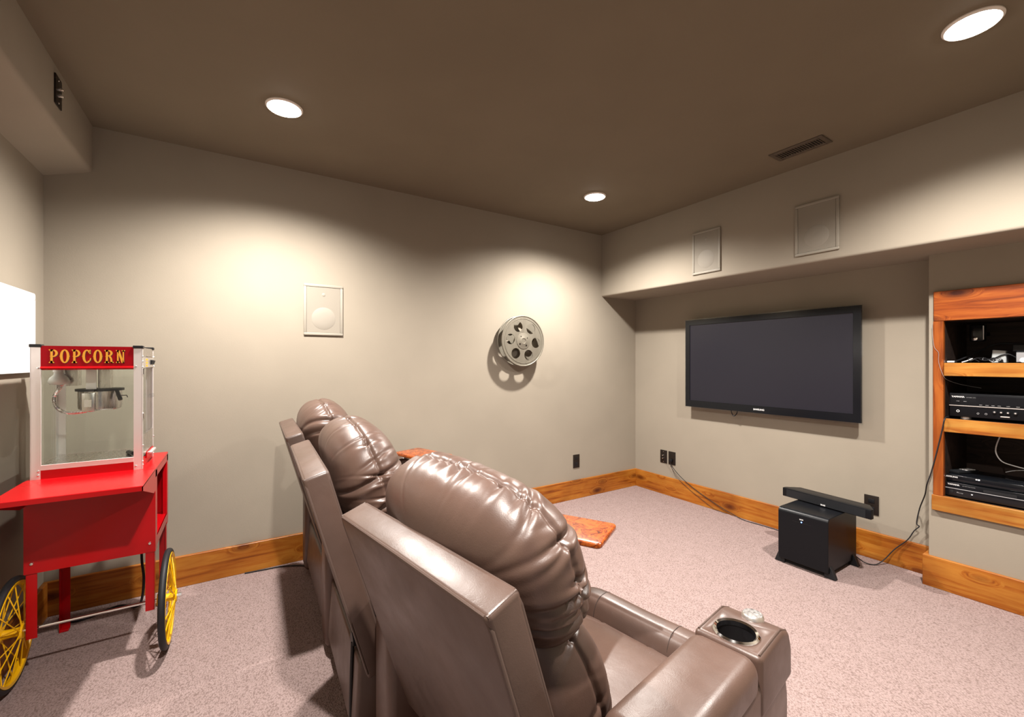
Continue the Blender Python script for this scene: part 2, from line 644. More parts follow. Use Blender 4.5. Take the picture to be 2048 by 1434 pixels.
downlight(0.205, 2.40, 'round white recessed downlight in the ceiling above the popcorn cart and far recliner')
downlight(2.297, 2.425, 'round white recessed downlight in the ceiling corner between reel wall and soffit')
downlight(2.300, 0.432, 'large bright recessed downlight in the ceiling near the air vent and shelf niche')
downlight(0.205, 0.432, 'recessed downlight in the ceiling above the doorway end of the room', )

# ------------------------------------------------------------------ recliners
rng = np.random.RandomState(4)

def cushion(au, aw, av, place, n=56, a=2.4, b=3.6, u0=0.0, groove=0.010, seed=0, pucker=0.010, spacing=0.05, lump=0.008, sag=0.0, folds=0):
    """soft cushion; u thickness, w width, v height; a seam runs round the edge at u=u0 with gathered creases"""
    rs = np.random.RandomState(seed)
    g = np.tan(np.linspace(-1, 1, n + 1) * math.pi / 4)
    A, B = np.meshgrid(g, g, indexing='ij')
    one = np.ones_like(A)
    faces_pts = [np.stack(s, -1) for s in ((one, A, B), (-one, A, B), (A, one, B), (A, -one, B), (A, B, one), (A, B, -one))]
    bm = nb()
    P_all = []
    for fp in faces_pts:
        p = fp.reshape(-1, 3)
        f = ((np.abs(p[:, 0]) ** a + np.abs(p[:, 2]) ** a) ** (b / a) + np.abs(p[:, 1]) ** b) ** (1 / b)
        P_all.append(p / f[:, None])
    Q = np.concatenate(P_all)
    dims = np.array([au, aw, av])
    X = Q * dims
    # normals of the smooth form by the gradient of f
    q = np.abs(Q) + 1e-9
    S = (q[:, 0] ** a + q[:, 2] ** a)
    gu = S ** (b / a - 1) * q[:, 0] ** (a - 1)
    gv = S ** (b / a - 1) * q[:, 2] ** (a - 1)
    gw = q[:, 1] ** (b - 1)
    nrm = np.stack([gu / au, gw / aw, gv / av], -1) * np.sign(Q)
    nrm /= np.linalg.norm(nrm, axis=1)[:, None] + 1e-12
    # position along the edge seam
    th = np.arctan2(X[:, 2] / av, X[:, 1] / aw)
    per = 2 * math.pi * (aw + av) / 2
    s = (th / (2 * math.pi) + 0.5) * per
    du = X[:, 0] - u0
    edge = np.clip((np.maximum(np.abs(Q[:, 1]), np.abs(Q[:, 2])) - 0.35) / 0.4, 0, 1)
    D = -groove * np.exp(-(du / 0.007) ** 2) * edge
    D -= 0.6 * groove * np.exp(-np.abs(du) / 0.03) * edge
    cnt = max(3, int(per / spacing))
    for i in range(cnt):
        si = (i + rs.uniform(0.15, 0.85)) * per / cnt
        wd = rs.uniform(0.004, 0.011)
        ln = rs.uniform(0.02, 0.065)
        am = pucker * rs.uniform(0.4, 1.25) * rs.choice([0.15, 1.0, 1.0])
        skew = rs.uniform(-0.5, 0.5)
        side = rs.choice([0.35, 1.0, 1.0])
        ds = s - si - skew * du
        ds = (ds + per / 2) % per - per / 2
        fall = np.exp(-(np.abs(du) / ln) ** 1.5) * np.where(du < 0, 1.0, side)
        D += edge * fall * am * (-np.exp(-(ds / wd) ** 2) + 0.55 * np.exp(-((ds - 2.0 * wd) / (1.4 * wd)) ** 2))
    # a few deep folds at the rounded corners and ends
    for i in range(folds):
        for sg in (0, 1):
            si = (0.5 * (sg == 0) + rs.uniform(-0.085, 0.16) * (1 if sg == 0 else -1)) % 1.0 * per
            wd = rs.uniform(0.008, 0.013)
            ln = rs.uniform(0.07, 0.12)
            am = rs.uniform(0.010, 0.016)
            ds = s - si - rs.uniform(-0.5, 0.5) * du
            ds = (ds + per / 2) % per - per / 2
            cen = rs.uniform(-0.05, 0.02)
            fall = np.exp(-(np.abs(du - cen) / ln) ** 2)
            D += edge * fall * am * (-np.exp(-(ds / wd) ** 2) + 0.5 * np.exp(-((ds - 2.2 * wd) / (1.6 * wd)) ** 2) + 0.3 * np.exp(-((ds + 2.2 * wd) / (1.6 * wd)) ** 2))
    # soft lumps
    for i in range(10):
        k = rs.normal(0, 9, 3)
        D += lump * 0.35 * np.sin(X @ k + rs.uniform(0, 6.28))
    X = X + nrm * D[:, None]
    if sag:
        X[:, 0] += sag * (X[:, 2] / av)
    idx = 0
    for fi in range(6):
        vv = [place(*X[idx + k]) for k in range((n + 1) ** 2)]
        bv = [bm.verts.new(p) for p in vv]
        idx += (n + 1) ** 2
        for i in range(n):
            for j in range(n):
                bm.faces.new((bv[i * (n + 1) + j], bv[(i + 1) * (n + 1) + j], bv[(i + 1) * (n + 1) + j + 1], bv[i * (n + 1) + j + 1]))
    bmesh.ops.remove_doubles(bm, verts=bm.verts, dist=1e-5)
    return bm

def boolean_cut(o, cutter):
    md = o.modifiers.new('cut', 'BOOLEAN')
    md.operation = 'DIFFERENCE'
    md.solver = 'EXACT'
    md.object = cutter
    dg = bpy.context.evaluated_depsgraph_get()
    me = bpy.data.meshes.new_from_object(o.evaluated_get(dg))
    o.modifiers.clear()
    old = o.data
    o.data = me
    bpy.data.meshes.remove(old)
    bpy.data.objects.remove(cutter)

def armrest(root, yc, rot, seed):
    wv = 0.074
    body = nb()
    prism(body, [(0.02, 0.03), (0.02, 0.54), (0.05, 0.585), (0.62, 0.592), (0.675, 0.560), (0.700, 0.46), (0.695, 0.05)], 1, yc - wv, yc + wv, 0.028, 4)
    arm = obj('armrest', body, 'leather', root, angle=60)
    # padded top
    pad = nb()
    box(pad, 0.10, 0.487, yc - wv - 0.004, yc + wv + 0.004, 0.555, 0.642, 0.030, 5)
    for v in pad.verts:
        if v.co.z > 0.6:
            v.co.z += 0.006 * math.cos((v.co.y - yc) / wv * 1.4)
    obj('arm_pad', pad, 'leather', arm, angle=60)
    con = nb()
    prism(con, [(0.490, 0.50), (0.490, 0.640), (0.640, 0.640), (0.685, 0.622), (0.706, 0.575), (0.708, 0.50)], 1, yc - wv - 0.003, yc + wv + 0.003, 0.013, 4)
    co = obj('console', con, 'leather', arm, angle=60)
    cut = obj('cutter', cyl(nb(), (0.550, yc, 0.575), (0.550, yc, 0.70), 0.045, seg=40), 'black', root)
    boolean_cut(co, cut)
    for p in co.data.polygons:
        p.use_smooth = True
    cup = nb()
    lathe(cup, [(0, 0.512), (0.036, 0.512), (0.041, 0.53), (0.0435, 0.640), (0.045, 0.640), (0.045, 0.51), (0, 0.508)], (0.550, yc, 0), (0, 0, 1), 40)
    ch = obj('cup_holder', cup, 'black', arm)
    ring = nb()
    lathe(ring, [(0.042, 0.632), (0.043, 0.643), (0.048, 0.646), (0.052, 0.642), (0.052, 0.637), (0.045, 0.634)], (0.550, yc, 0), (0, 0, 1), 48, closed=True)
    tag(obj('cup_ring', ring, 'chrome', arm), 'chrome ring of the cup holder')
    btn = nb()
    lathe(btn, [(0.0, 0.650), (0.022, 0.649), (0.0255, 0.645), (0.0265, 0.636), (0, 0.636)], (0.648, yc - 0.004, 0), (0, 0, 1), 32)
    tag(obj('button', btn, 'alu', arm), 'round silver tray socket cap')
    # seams and piping of the arm
    for sgn in (-1, 1):
        y = yc + sgn * (wv - 0.006)
        tube(sm := nb(), [(0.50, y, 0.6395), (0.638, y, 0.6395), (0.682, y, 0.621), (0.702, y, 0.576)], 0.0026, 6, smooth=0)
        obj('piping', sm, 'piping', arm)
    turn = Matrix.Translation((0.02, yc, 0)) @ Matrix.Rotation(R(rot), 4, 'Z') @ Matrix.Translation((-0.02, -yc, 0))
    turn = Matrix.Translation((0, 0, 0.004)) @ turn
    if True:
        for o in [arm] + list(arm.children):
            o.data.transform(turn)
    return arm

def recliner(label, loc, rotz, lean, L, arms, group, seed, ys, hv=0.0):
    t = thing('recliner', label, 'recliner', loc, rotz, group)
    th = R(lean)
    px, pzv = 0.07, 0.29
    up = Vector((-math.sin(th), 0, math.cos(th)))
    fw = Vector((math.cos(th), 0, math.sin(th)))
    piv = Vector((px, 0, pzv))
    HW, TH = 0.31, 0.075
    # hard back shell
    bm = nb()
    box(bm, 0, TH, -HW, HW, 0, L, 0.010, 3)
    mt = Matrix(((fw.x, 0, up.x, piv.x), (0, 1, 0, 0), (fw.z, 0, up.z, piv.z), (0, 0, 0, 1)))
    bm.transform(mt)
    shell = obj('backrest_shell', bm, 'leather_back', t, angle=50)
    pp = nb()
    e = 0.004
    tube(pp, [mt @ Vector(p) for p in ((e, -HW + e, 0.02), (e, -HW + e, L - 0.03), (e, -HW + 0.012, L - 0.006), (e, 0, L - e), (e, HW - 0.012, L - 0.006), (e, HW - e, L - 0.03), (e, HW - e, 0.02))], 0.0045, 8, smooth=0)
    obj('piping', pp, 'piping', shell)
    pp = nb()
    tube(pp, [mt @ Vector(p) for p in ((TH - e, -HW + e, 0.02), (TH - e, -HW + e, L - 0.03), (TH - e, -HW + 0.012, L - 0.006), (TH - e, 0, L - e), (TH - e, HW - 0.012, L - 0.006), (TH - e, HW - e, L - 0.03), (TH - e, HW - e, 0.02))], 0.0038, 8, smooth=0)
    obj('piping', pp, 'piping', shell)
    for sg in (-1, 1):
        obj('corner_seam', tube(nb(), [mt @ Vector(p) for p in ((e, sg * (HW - 0.006), L - 0.004), (TH - e, sg * (HW - 0.006), L - 0.004))], 0.003, 6, smooth=0), 'piping', shell)
    def at(cu, cv, tilt=0.0, dw=0.0):
        ct, st = math.cos(tilt), math.sin(tilt)
        def f(u, w_, v):
            u2, v2 = u * ct - v * st, u * st + v * ct
            p = piv + fw * (TH + cu + u2) + up * (L + cv + v2)
            return (p.x, p.y + w_ + dw, p.z)
        return f
    obj('head_cushion', cushion(0.124, 0.318, 0.205, at(0.121, -0.120 + hv, 0.03, hv), n=96, a=2.35, b=2.75, u0=0.022, seed=seed, groove=0.006, pucker=0.011, spacing=0.036, lump=0.006, folds=3), 'leather', t, angle=80)
    obj('lumbar_cushion', cushion(0.132, 0.312, 0.235, at(0.100, -0.400, 0.02), n=64, u0=0.025, seed=seed + 7, groove=0.006, pucker=0.008, spacing=0.07, lump=0.010), 'leather', t, angle=80)
    # lower carcass
    bm = nb()
    prism(bm, [(0.05, 0.035), (0.03, 0.10), (0.045, 0.34), (0.70, 0.34), (0.71, 0.06), (0.69, 0.035)], 1, ys[0], ys[1], 0.012, 3)
    obj('base', bm, 'leather_back', t, angle=50)
    # seat
    sm_, sh = (ys[0] + ys[1]) / 2, (ys[1] - ys[0]) / 2
    def seat(u, w_, v):
        return (0.385 + v, w_ + sm_, 0.372 + u - 0.02 * (v / 0.28))
    sc = cushion(0.100, sh, 0.285, seat, n=44, a=3.6, b=5.0, u0=0.045, seed=seed + 3, groove=0.006, pucker=0.003, spacing=0.1, lump=0.004)
    obj('seat_cushion', sc, 'leather', t, angle=80)
    def foot(u, w_, v):
        return (0.715 + u, w_ + sm_, 0.262 + v)
    fr = obj('footrest', cushion(0.072, sh, 0.212, foot, n=44, a=3.0, b=7.0, u0=-0.03, seed=seed + 5, groove=0.002, pucker=0.0004, spacing=0.09, lump=0.002), 'leather', t, angle=80)
    for yy in (ys[0] + 0.17, ys[1] - 0.12):
        pts = []
        for k in range(13):
            a_ = math.pi * (0.93 - 1.15 * k / 12)
            cu, sv = math.cos(a_), math.sin(a_)
            f = (abs(cu) ** 3 + abs(sv) ** 3) ** (1 / 3)
            pts.append((0.715 + 0.0735 * cu / f, yy, 0.262 + 0.2135 * sv / f))
        obj('panel_seam', tube(nb(), pts, 0.0013, 6), 'seam', fr)
    for i, (yc, ar) in enumerate(arms):
        armrest(t, yc, ar, seed + i)
    for fx in (0.10, 0.64):
        for fy in (ys[0] + 0.045, ys[1] - 0.045):
            obj('foot', cyl(nb(), (fx, fy, 0), (fx, fy, 0.04), 0.026, 0.03, 16), 'black', t)
    return t

def place(cx, cy, rot, dx):
    """chair origin so that the middle of the shell's top rear edge lies at cx, cy"""
    return (cx + dx * math.cos(rot), cy + dx * math.sin(rot), 0)

GR = 'brown leather theatre recliners in a row'
def chair(label, cx, cy, ztop, rot, lean, arms, seed, ys, hv=0.0):
    L = (ztop - 0.29) / math.cos(R(lean))
    dx = L * math.sin(R(lean)) - 0.07
    return recliner(label, place(cx, cy, R(rot), dx), R(rot), lean, L, arms, GR, seed, ys, hv)

chair_near = chair('brown leather recliner with two armrests, turned slightly, its chrome cup holder in full view', 0.2825, 0.90, 0.895, 9.5, 18.3, ((0.384, -9.5), (-0.426, 0)), 11, (-0.360, 0.200), 0.018)
chair_mid = chair('brown leather recliner in the middle of the row, between the other two', 0.180, 1.715, 0.950, -2.4, 16, ((0.405, 0),), 23, (-0.285, 0.328))
chair_far = chair('brown leather recliner at the end of the row by the film reel wall', 0.204, 2.537, 0.950, -1.8, 16, ((0.405, 0),), 37, (-0.325, 0.328))

# release strap and bracket low between two recliners
t = chair_mid
bm = nb()
cyl(bm, (0.330, 1.515, 0.366), (0.350, 1.515, 0.366), 0.022, seg=20)
obj('recline_bracket', bm, 'black', t, world=True)
bm = nb()
tube(bm, [(0.332, 1.510, 0.36), (0.326, 1.500, 0.26), (0.322, 1.49, 0.14), (0.322, 1.48, 0.03)], 0.006, 8)
obj('recline_cable', bm, 'black', t, world=True)

# swivel trays
def tray(label, cx, cy, dx, dy, z, px_, py_):
    a = math.atan2(dy, dx)
    t = thing('swivel_tray', label, 'tray', (px_, py_, 0.654), 0, 'burl wood swivel trays on the recliner arms')
    ang = a
    bm = nb()
    box(bm, -0.18, 0.18, -0.105, 0.105, 0, 0.020)
    es = [e for e in bm.edges if abs(e.verts[0].co.x - e.verts[1].co.x) < 1e-6 and abs(e.verts[0].co.y - e.verts[1].co.y) < 1e-6]
    bmesh.ops.bevel(bm, geom=es, offset=0.022, segments=5, affect='EDGES', profile=0.5, clamp_overlap=True)
    es = [e for e in bm.edges if abs(e.verts[0].co.z - e.verts[1].co.z) < 1e-6 and len(e.link_faces) == 2 and e.calc_face_angle(0) > 0.8]
    bmesh.ops.bevel(bm, geom=es, offset=0.006, segments=3, affect='EDGES', profile=0.5, clamp_overlap=True)
    bm.transform(Matrix.Translation((cx, cy, z - 0.02)) @ Matrix.Rotation(ang, 4, 'Z'))
    obj('tray_top', bm, 'burl', t, world=True, angle=45)
    bm = nb()
    cyl(bm, (px_, py_, 0.654), (px_, py_, z - 0.02), 0.011, seg=16)
    lathe(bm, [(0, 0.0), (0.03, 0.0), (0.03, 0.005), (0.012, 0.008), (0.0, 0.008)], (px_, py_, z - 0.028), (0, 0, 1), 20)
    obj('tray_post', bm, 'black', t, world=True)
    return t
tray('glossy burl wood tray over the armrest between two recliners, standing above the open carpet', 1.014, 1.247, 0.486, -0.874, 0.70, 0.958, 1.347)
tray('glossy burl wood tray over the armrest closest to the film reel wall', 1.036, 2.700, 0.305, -0.952, 0.70, 0.985, 2.862)

# ------------------------------------------------------------------ popcorn cart
CX0, CX1, CY0, CY1, CZ = -0.712, -0.302, 2.515, 2.945, 0.818
cart = thing('popcorn_cart', 'red metal popcorn cart with yellow spoked wheels and drop-front shelf', 'cart', ((CX0 + CX1) / 2, (CY0 + CY1) / 2, 0))
def cp(name, bm, m, parent=None, angle=35):
    return obj(name, bm, m, parent or cart, world=True, angle=angle)
cp('deck', box(nb(), CX0, CX1, CY0, CY1, CZ - 0.012, CZ, 0.002, 1), 'red')
cp('front_panel', box(nb(), CX0, CX1, CY0 - 0.003, CY0 + 0.001, 0.444, CZ - 0.012), 'red')
cp('side_panel', box(nb(), CX0 - 0.002, CX0 + 0.002, CY0, CY1, 0.444, CZ - 0.012), 'red')
cp('back_panel', box(nb(), CX0, CX1, CY1 - 0.004, CY1, 0.444, CZ - 0.012), 'red')
# open right side: stiles, rail and the shelf inside
bm = nb()
box(bm, CX1 - 0.018, CX1, CY0, CY0 + 0.045, 0.444, CZ - 0.012)
box(bm, CX1 - 0.018, CX1, CY1 - 0.040, CY1, 0.444, CZ - 0.012)
box(bm, CX1 - 0.004, CX1, CY0, CY1, CZ - 0.042, CZ - 0.012)
cp('side_frame', bm, 'red')
cp('inner_shelf', box(nb(), CX0, CX1 - 0.001, CY0 + 0.001, CY1 - 0.004, 0.490, 0.498), 'red')
cp('shelf_lip', box(nb(), CX1 - 0.004, CX1, CY0 + 0.045, CY1 - 0.04, 0.458, 0.498), 'red')
# drop-front shelf with end gussets
fs = nb()
SY = 2.195
prism(fs, [(CY0, CZ - 0.006), (CY0, CZ), (SY + 0.002, CZ - 0.002), (SY, CZ - 0.004), (SY, CZ - 0.022), (SY + 0.004, CZ - 0.022), (SY + 0.006, CZ - 0.008)], 0, CX0, CX1)
shelf = cp('front_shelf', fs, 'red')
for x in (CX0, CX1 - 0.003):
    cp('gusset', prism(nb(), [(SY, CZ - 0.004), (SY, CZ - 0.022), (CY0 - 0.05, CZ - 0.10), (CY0 - 0.003, CZ - 0.10), (CY0 - 0.003, CZ - 0.004)], 0, x, x + 0.003), 'red', shelf)
# legs: angle irons; the front pair stops at the axle, the rear pair stands on the floor
def leg(x, y, z0, sx, sy):
    bm = nb()
    wl = 0.032
    box(bm, x, x + sx * wl, y, y + sy * 0.003, z0, 0.47)
    box(bm, x, x + sx * 0.003, y, y + sy * wl, z0, 0.47)
    o = cp('leg', bm, 'red')
    if z0 < 0.01:
        cp('leg_foot', box(nb(), x - (sx < 0) * wl, x + (sx > 0) * wl, y - (sy < 0) * wl, y + (sy > 0) * wl, 0, 0.012, 0.003, 1), 'red', o)
    return o
AXZ = 0.215
leg(CX0 + 0.004, CY0 + 0.002, 0.180, 1, 1)
leg(CX1 - 0.004, CY0 + 0.002, 0.180, -1, 1)
leg(CX0 + 0.004, CY1 - 0.005, 0.0, 1, -1)
leg(CX1 - 0.004, CY1 - 0.005, 0.0, -1, -1)
for x in (CX0 + 0.022, CX1 - 0.020):
    cp('bolt', lathe(nb(), [(0, 0.006), (0.005, 0.005), (0.007, 0.0), (0, 0)], (x, CY0 - 0.003, 0.485), (0, -1, 0), 12), 'screw')
WXR, WXL, WY = -0.262, -0.752, 2.532
cp('axle', cyl(nb(), (WXL - 0.03, WY, AXZ), (WXR + 0.03, WY, AXZ), 0.006, seg=12), 'chrome')

def wheel(xc, sgn):
    R0 = AXZ
    bm = nb()
    torus(bm, (xc, WY, R0), (1, 0, 0), R0 - 0.013, 0.013, 64, 12)
    tire = cp('wheel', bm, 'rubber', angle=60)
    bm = nb()
    lathe(bm, [(R0 - 0.030, -0.012), (R0 - 0.020, -0.014), (R0 - 0.020, 0.014), (R0 - 0.030, 0.012), (R0 - 0.034, 0.0)], (xc, WY, R0), (1, 0, 0), 64, closed=True)
    tag(cp('rim', bm, 'yellow', tire), 'yellow steel wheel rim')
    bm = nb()
    lathe(bm, [(0, -0.036), (0.026, -0.036), (0.030, -0.030), (0.018, -0.022), (0.016, 0.0), (0.018, 0.022), (0.030, 0.030), (0.026, 0.036), (0, 0.036)], (xc, WY, R0), (1, 0, 0), 28)
    tag(cp('hub', bm, 'yellow', tire), 'yellow wheel hub')
    for side in (-1, 1):
        for k in range(14):
            a0 = 2 * math.pi * (k + 0.25 * side) / 14
            a1 = a0 + (0.42 if k % 2 else -0.42)
            p0 = (xc + side * 0.030, WY + 0.026 * math.cos(a0), R0 + 0.026 * math.sin(a0))
            p1 = (xc + side * 0.006, WY + (R0 - 0.030) * math.cos(a1), R0 + (R0 - 0.030) * math.sin(a1))
            cp('spoke', cyl(nb(), p0, p1, 0.0022, seg=6), 'yellow', tire)
    cp('axle_nut', cyl(nb(), (xc + sgn * 0.036, WY, R0), (xc + sgn * 0.052, WY, R0), 0.010, seg=6), 'screw', tire)
wheel(WXR, 1)
wheel(WXL, -1)

# ------------------------------------------------------------------ popcorn machine
MX0, MX1, MY0, MY1, MZ0, MZ1 = -0.700, -0.350, 2.530, 2.850, CZ, 1.368
mach = thing('popcorn_machine', 'glass sided popcorn machine with red sign and hanging steel kettle on the red cart', 'popcorn machine', ((MX0 + MX1) / 2, (MY0 + MY1) / 2, CZ))
def mp(name, bm, m, parent=None, angle=35):
    return obj(name, bm, m, parent or mach, world=True, angle=angle)
PW = 0.030
for x0, y0, front in ((MX0, MY0, 1), (MX1 - PW, MY0, 1), (MX0, MY1 - PW, 0), (MX1 - PW, MY1 - PW, 0)):
    bm = nb()
    sx = 1 if x0 == MX0 else -1
    sy = 1 if front else -1
    cx_ = x0 if sx > 0 else x0 + PW
    cy_ = y0 if sy > 0 else y0 + PW
    box(bm, cx_, cx_ + sx * PW, cy_, cy_ + sy * 0.003, MZ0, MZ1 - 0.004)
    box(bm, cx_, cx_ + sx * 0.003, cy_, cy_ + sy * PW * 0.7, MZ0, MZ1 - 0.004)
    post = mp('corner_post', bm, 'alu_dull')
    mp('post_cap', box(nb(), x0 - 0.003, x0 + PW + 0.003, y0 - 0.003, y0 + PW + 0.003, MZ1 - 0.010, MZ1 + 0.003, 0.002, 1), 'black', post)
    if front:
        for zz in ((MZ0 + 0.016, MZ0 + 0.033, MZ1 - 0.095) if sx > 0 else (MZ0 + 0.016, MZ1 - 0.090)):
            xs_ = cx_ + sx * (PW - 0.007)
            mp('screw', lathe(nb(), [(0, 0.005), (0.0035, 0.004), (0.005, 0), (0, 0)], (xs_, MY0, zz), (0, -1, 0), 10), 'screw', post)
    if sx < 0:
        for zz in (MZ0 + 0.018, MZ0 + 0.034, MZ0 + 0.105, MZ1 - 0.045, MZ1 - 0.068, MZ1 - 0.092):
            mp('screw', lathe(nb(), [(0, 0.004), (0.003, 0.003), (0.004, 0), (0, 0)], (MX1, y0 + (0.008 if front else 0.020), zz), (1, 0, 0), 10), 'screw', post)
# red sign board with lettering
HX0, HX1, HZ0, HZ1 = MX0 + PW, MX1 - PW, 1.267, 1.365
hd = mp('sign_panel', box(nb(), HX0, HX1, MY0 + 0.001, MY0 + 0.006, HZ0 + 0.010, HZ1), 'red_sign')
mp('sign_lip', prism(nb(), [(MY0 - 0.006, HZ0 + 0.006), (MY0 + 0.006, HZ0 - 0.002), (MY0 + 0.006, HZ0 + 0.012), (MY0 - 0.001, HZ0 + 0.012)], 0, HX0, HX1), 'red', hd)

def ring_polys(cx, cy, ro, ri, a0, a1, n=20):
    out = []
    for i in range(n):
        t0, t1 = a0 + (a1 - a0) * i / n, a0 + (a1 - a0) * (i + 1) / n
        out.append([(cx + ro[0] * math.cos(t0), cy + ro[1] * math.sin(t0)), (cx + ro[0] * math.cos(t1), cy + ro[1] * math.sin(t1)),
                    (cx + ri[0] * math.cos(t1), cy + ri[1] * math.sin(t1)), (cx + ri[0] * math.cos(t0), cy + ri[1] * math.sin(t0))])
    return out
def rect(x0, y0, x1, y1):
    return [(x0, y0), (x1, y0), (x1, y1), (x0, y1)]
def slab(x0, x1, y, up):
    """flared slab serif"""
    h = 0.09 if up else -0.09
    return [[(x0, y), (x1, y), (x1, y + h * 0.7), (x0, y + h * 0.7)], [(x0 + 0.05, y + h * 0.7), (x1 - 0.05, y + h * 0.7), (x1 - 0.09, y + h * 1.7), (x0 + 0.09, y + h * 1.7)]]
def spur(x, y, s=0.05):
    return [[(x - s, y), (x, y - s * 1.1), (x + s, y), (x, y + s * 1.1)]]
PI = math.pi
LETTERS = {
    'P': [rect(.10, 0, .26, 1)] + slab(0, .36, 0, True) + slab(0, .30, 1, False) + ring_polys(.26, .72, (.34, .28), (.17, .20), -PI / 2, PI / 2) + spur(.10, .5, .04),
    'O': ring_polys(.32, .5, (.32, .51), (.14, .42), 0, 2 * PI, 36) + spur(.0, .5, .04) + spur(.64, .5, .04),
    'C': ring_polys(.32, .5, (.32, .51), (.14, .42), PI * .20, PI * 1.74, 30) + [rect(.50, .68, .58, 1.0), [(.47, .10), (.58, .18), (.62, .36), (.54, .36)]] + spur(.0, .5, .04),
    'R': [rect(.10, 0, .26, 1)] + slab(0, .34, 0, True) + slab(0, .30, 1, False) + ring_polys(.26, .75, (.34, .25), (.17, .17), -PI / 2, PI / 2) + [[(.30, .52), (.46, .52), (.56, .34), (.60, 0), (.45, 0), (.42, .32)]] + [rect(.45, 0, .68, .07)] + spur(.10, .5, .04),
    'N': [rect(.08, 0, .20, 1), rect(.50, 0, .60, 1), [(.08, 1), (.26, 1), (.60, 0), (.42, 0)]] + slab(0, .28, 0, True) + slab(0, .24, 1, False) + slab(.42, .68, 1, False),
}
def letters(m, dx, dz, dy, name):
    h = 0.056
    word = 'POPCORN'
    adv = [0.74, 0.80, 0.74, 0.77, 0.80, 0.85, 0.76]
    sx = (HX1 - HX0) * 0.83 / (sum(adv) * h)
    x = HX0 + 0.024
    z0 = HZ0 + 0.027
    for ch, a_ in zip(word, adv):
        bm = nb()
        for poly in LETTERS[ch]:
            pts = [(x + dx + p[0] * h * sx, z0 + dz + p[1] * h) for p in poly]
            prism(bm, pts, 1, dy - 0.0006, dy)
        mp(name, bm, m, hd)
        x += a_ * h * sx
letters('letter_shade', 0.0022, -0.0018, MY0 + 0.0008, 'letter_shadow')
letters('gold', 0, 0, MY0 + 0.0002, 'letter')
# top, side header, rear header
mp('top_panel', box(nb(), MX0 + 0.003, MX1 - 0.003, MY0 + 0.004, MY1 - 0.003, MZ1 - 0.012, MZ1 - 0.006), 'alu_dull')
mp('side_header', box(nb(), MX1 - 0.004, MX1 - 0.001, MY0 + 0.01, MY1 - 0.01, MZ1 - 0.045, MZ1 - 0.006), 'steel')
mp('side_header', box(nb(), MX0 + 0.001, MX0 + 0.004, MY0 + 0.01, MY1 - 0.01, HZ0, MZ1 - 0.006), 'red_sign')
cpn = mp('switch_panel', box(nb(), MX1 - 0.004, MX1 + 0.001, MY0 + 0.02, MY1 - 0.004, MZ1 - 0.096, MZ1 - 0.048), 'alu')
for zz in (MZ1 - 0.088, MZ1 - 0.074, MZ1 - 0.060):
    tag(mp('warning_sticker', box(nb(), MX1 + 0.001, MX1 + 0.0016, MY0 + 0.085, MY0 + 0.135, zz - 0.004, zz + 0.005), 'orange_print', cpn), 'orange warning sticker')
for yy in (MY0 + 0.21, MY0 + 0.245, MY0 + 0.275):
    mp('switch', prism(nb(), [(MX1 + 0.001, MZ1 - 0.084), (MX1 + 0.007, MZ1 - 0.080), (MX1 + 0.011, MZ1 - 0.064), (MX1 + 0.001, MZ1 - 0.060)], 1, yy, yy + 0.014), 'black', cpn)
# panes
mp('glass_pane', box(nb(), HX0 - 0.006, HX1 + 0.006, MY0 + 0.008, MY0 + 0.011, MZ0 + 0.05, HZ0 + 0.01), 'glass')
mp('glass_pane', box(nb(), MX0 + 0.005, MX0 + 0.008, MY0 + 0.012, MY1 - 0.012, MZ0 + 0.05, HZ0 + 0.01), 'glass')
mp('glass_pane', box(nb(), MX0 + PW, MX1 - PW, MY1 - 0.008, MY1 - 0.005, MZ0 + 0.05, MZ1 - 0.02), 'glass')
dr = mp('glass_door', box(nb(), MX1 - 0.007, MX1 - 0.003, MY0 + 0.012, MY1 - 0.008, MZ0 + 0.145, MZ1 - 0.098), 'acrylic')
for zz in (1.255, 1.055):
    mp('hinge', box(nb(), MX1 - 0.003, MX1 + 0.005, MY0 + 0.006, MY0 + 0.030, zz - 0.014, zz + 0.014, 0.002, 1), 'chrome', dr)
mp('door_knob', prism(nb(), [(MX1 - 0.003, 1.126), (MX1 + 0.014, 1.126), (MX1 + 0.014, 1.144), (MX1 - 0.003, 1.144)], 1, MY1 - 0.15, MY1 - 0.09, 0.003, 2), 'acrylic', dr)
mp('window_bead', tube(nb(), [(HX0 + 0.001, MY0, HZ0), (HX0 + 0.001, MY0, MZ0 + 0.056), (HX1, MY0, MZ0 + 0.056)], 0.0022, 6, smooth=0), 'alu_dull')
mp('bottom_rail', box(nb(), HX0, HX1, MY0 - 0.001, MY0 + 0.008, MZ0 + 0.036, MZ0 + 0.056), 'alu_dull')
mp('side_kick_panel', box(nb(), MX1 - 0.004, MX1 - 0.001, MY0 + 0.01, MY1 - 0.006, MZ0 + 0.060, MZ0 + 0.147), 'steel')
chute = mp('kernel_drawer', box(nb(), MX1 - 0.002, MX1 + 0.003, MY0 + 0.10, MY1 - 0.03, MZ0 + 0.030, MZ0 + 0.056), 'red')
mp('drawer_pull', box(nb(), MX1 + 0.002, MX1 + 0.016, MY0 + 0.15, MY1 - 0.05, MZ0 + 0.042, MZ0 + 0.052, 0.002, 1), 'alu_dull', chute)
mp('base_tray', box(nb(), MX0 + 0.003, MX1 - 0.003, MY0 + 0.004, MY1 - 0.003, MZ0 + 0.001, MZ0 + 0.040), 'red')
mp('floor_plate', box(nb(), MX0 + 0.006, MX1 - 0.006, MY0 + 0.012, MY1 - 0.006, MZ0 + 0.042, MZ0 + 0.046), 'steel')
mp('lower_front', box(nb(), HX0, HX1, MY0 + 0.001, MY0 + 0.004, MZ0, MZ0 + 0.036), 'red')
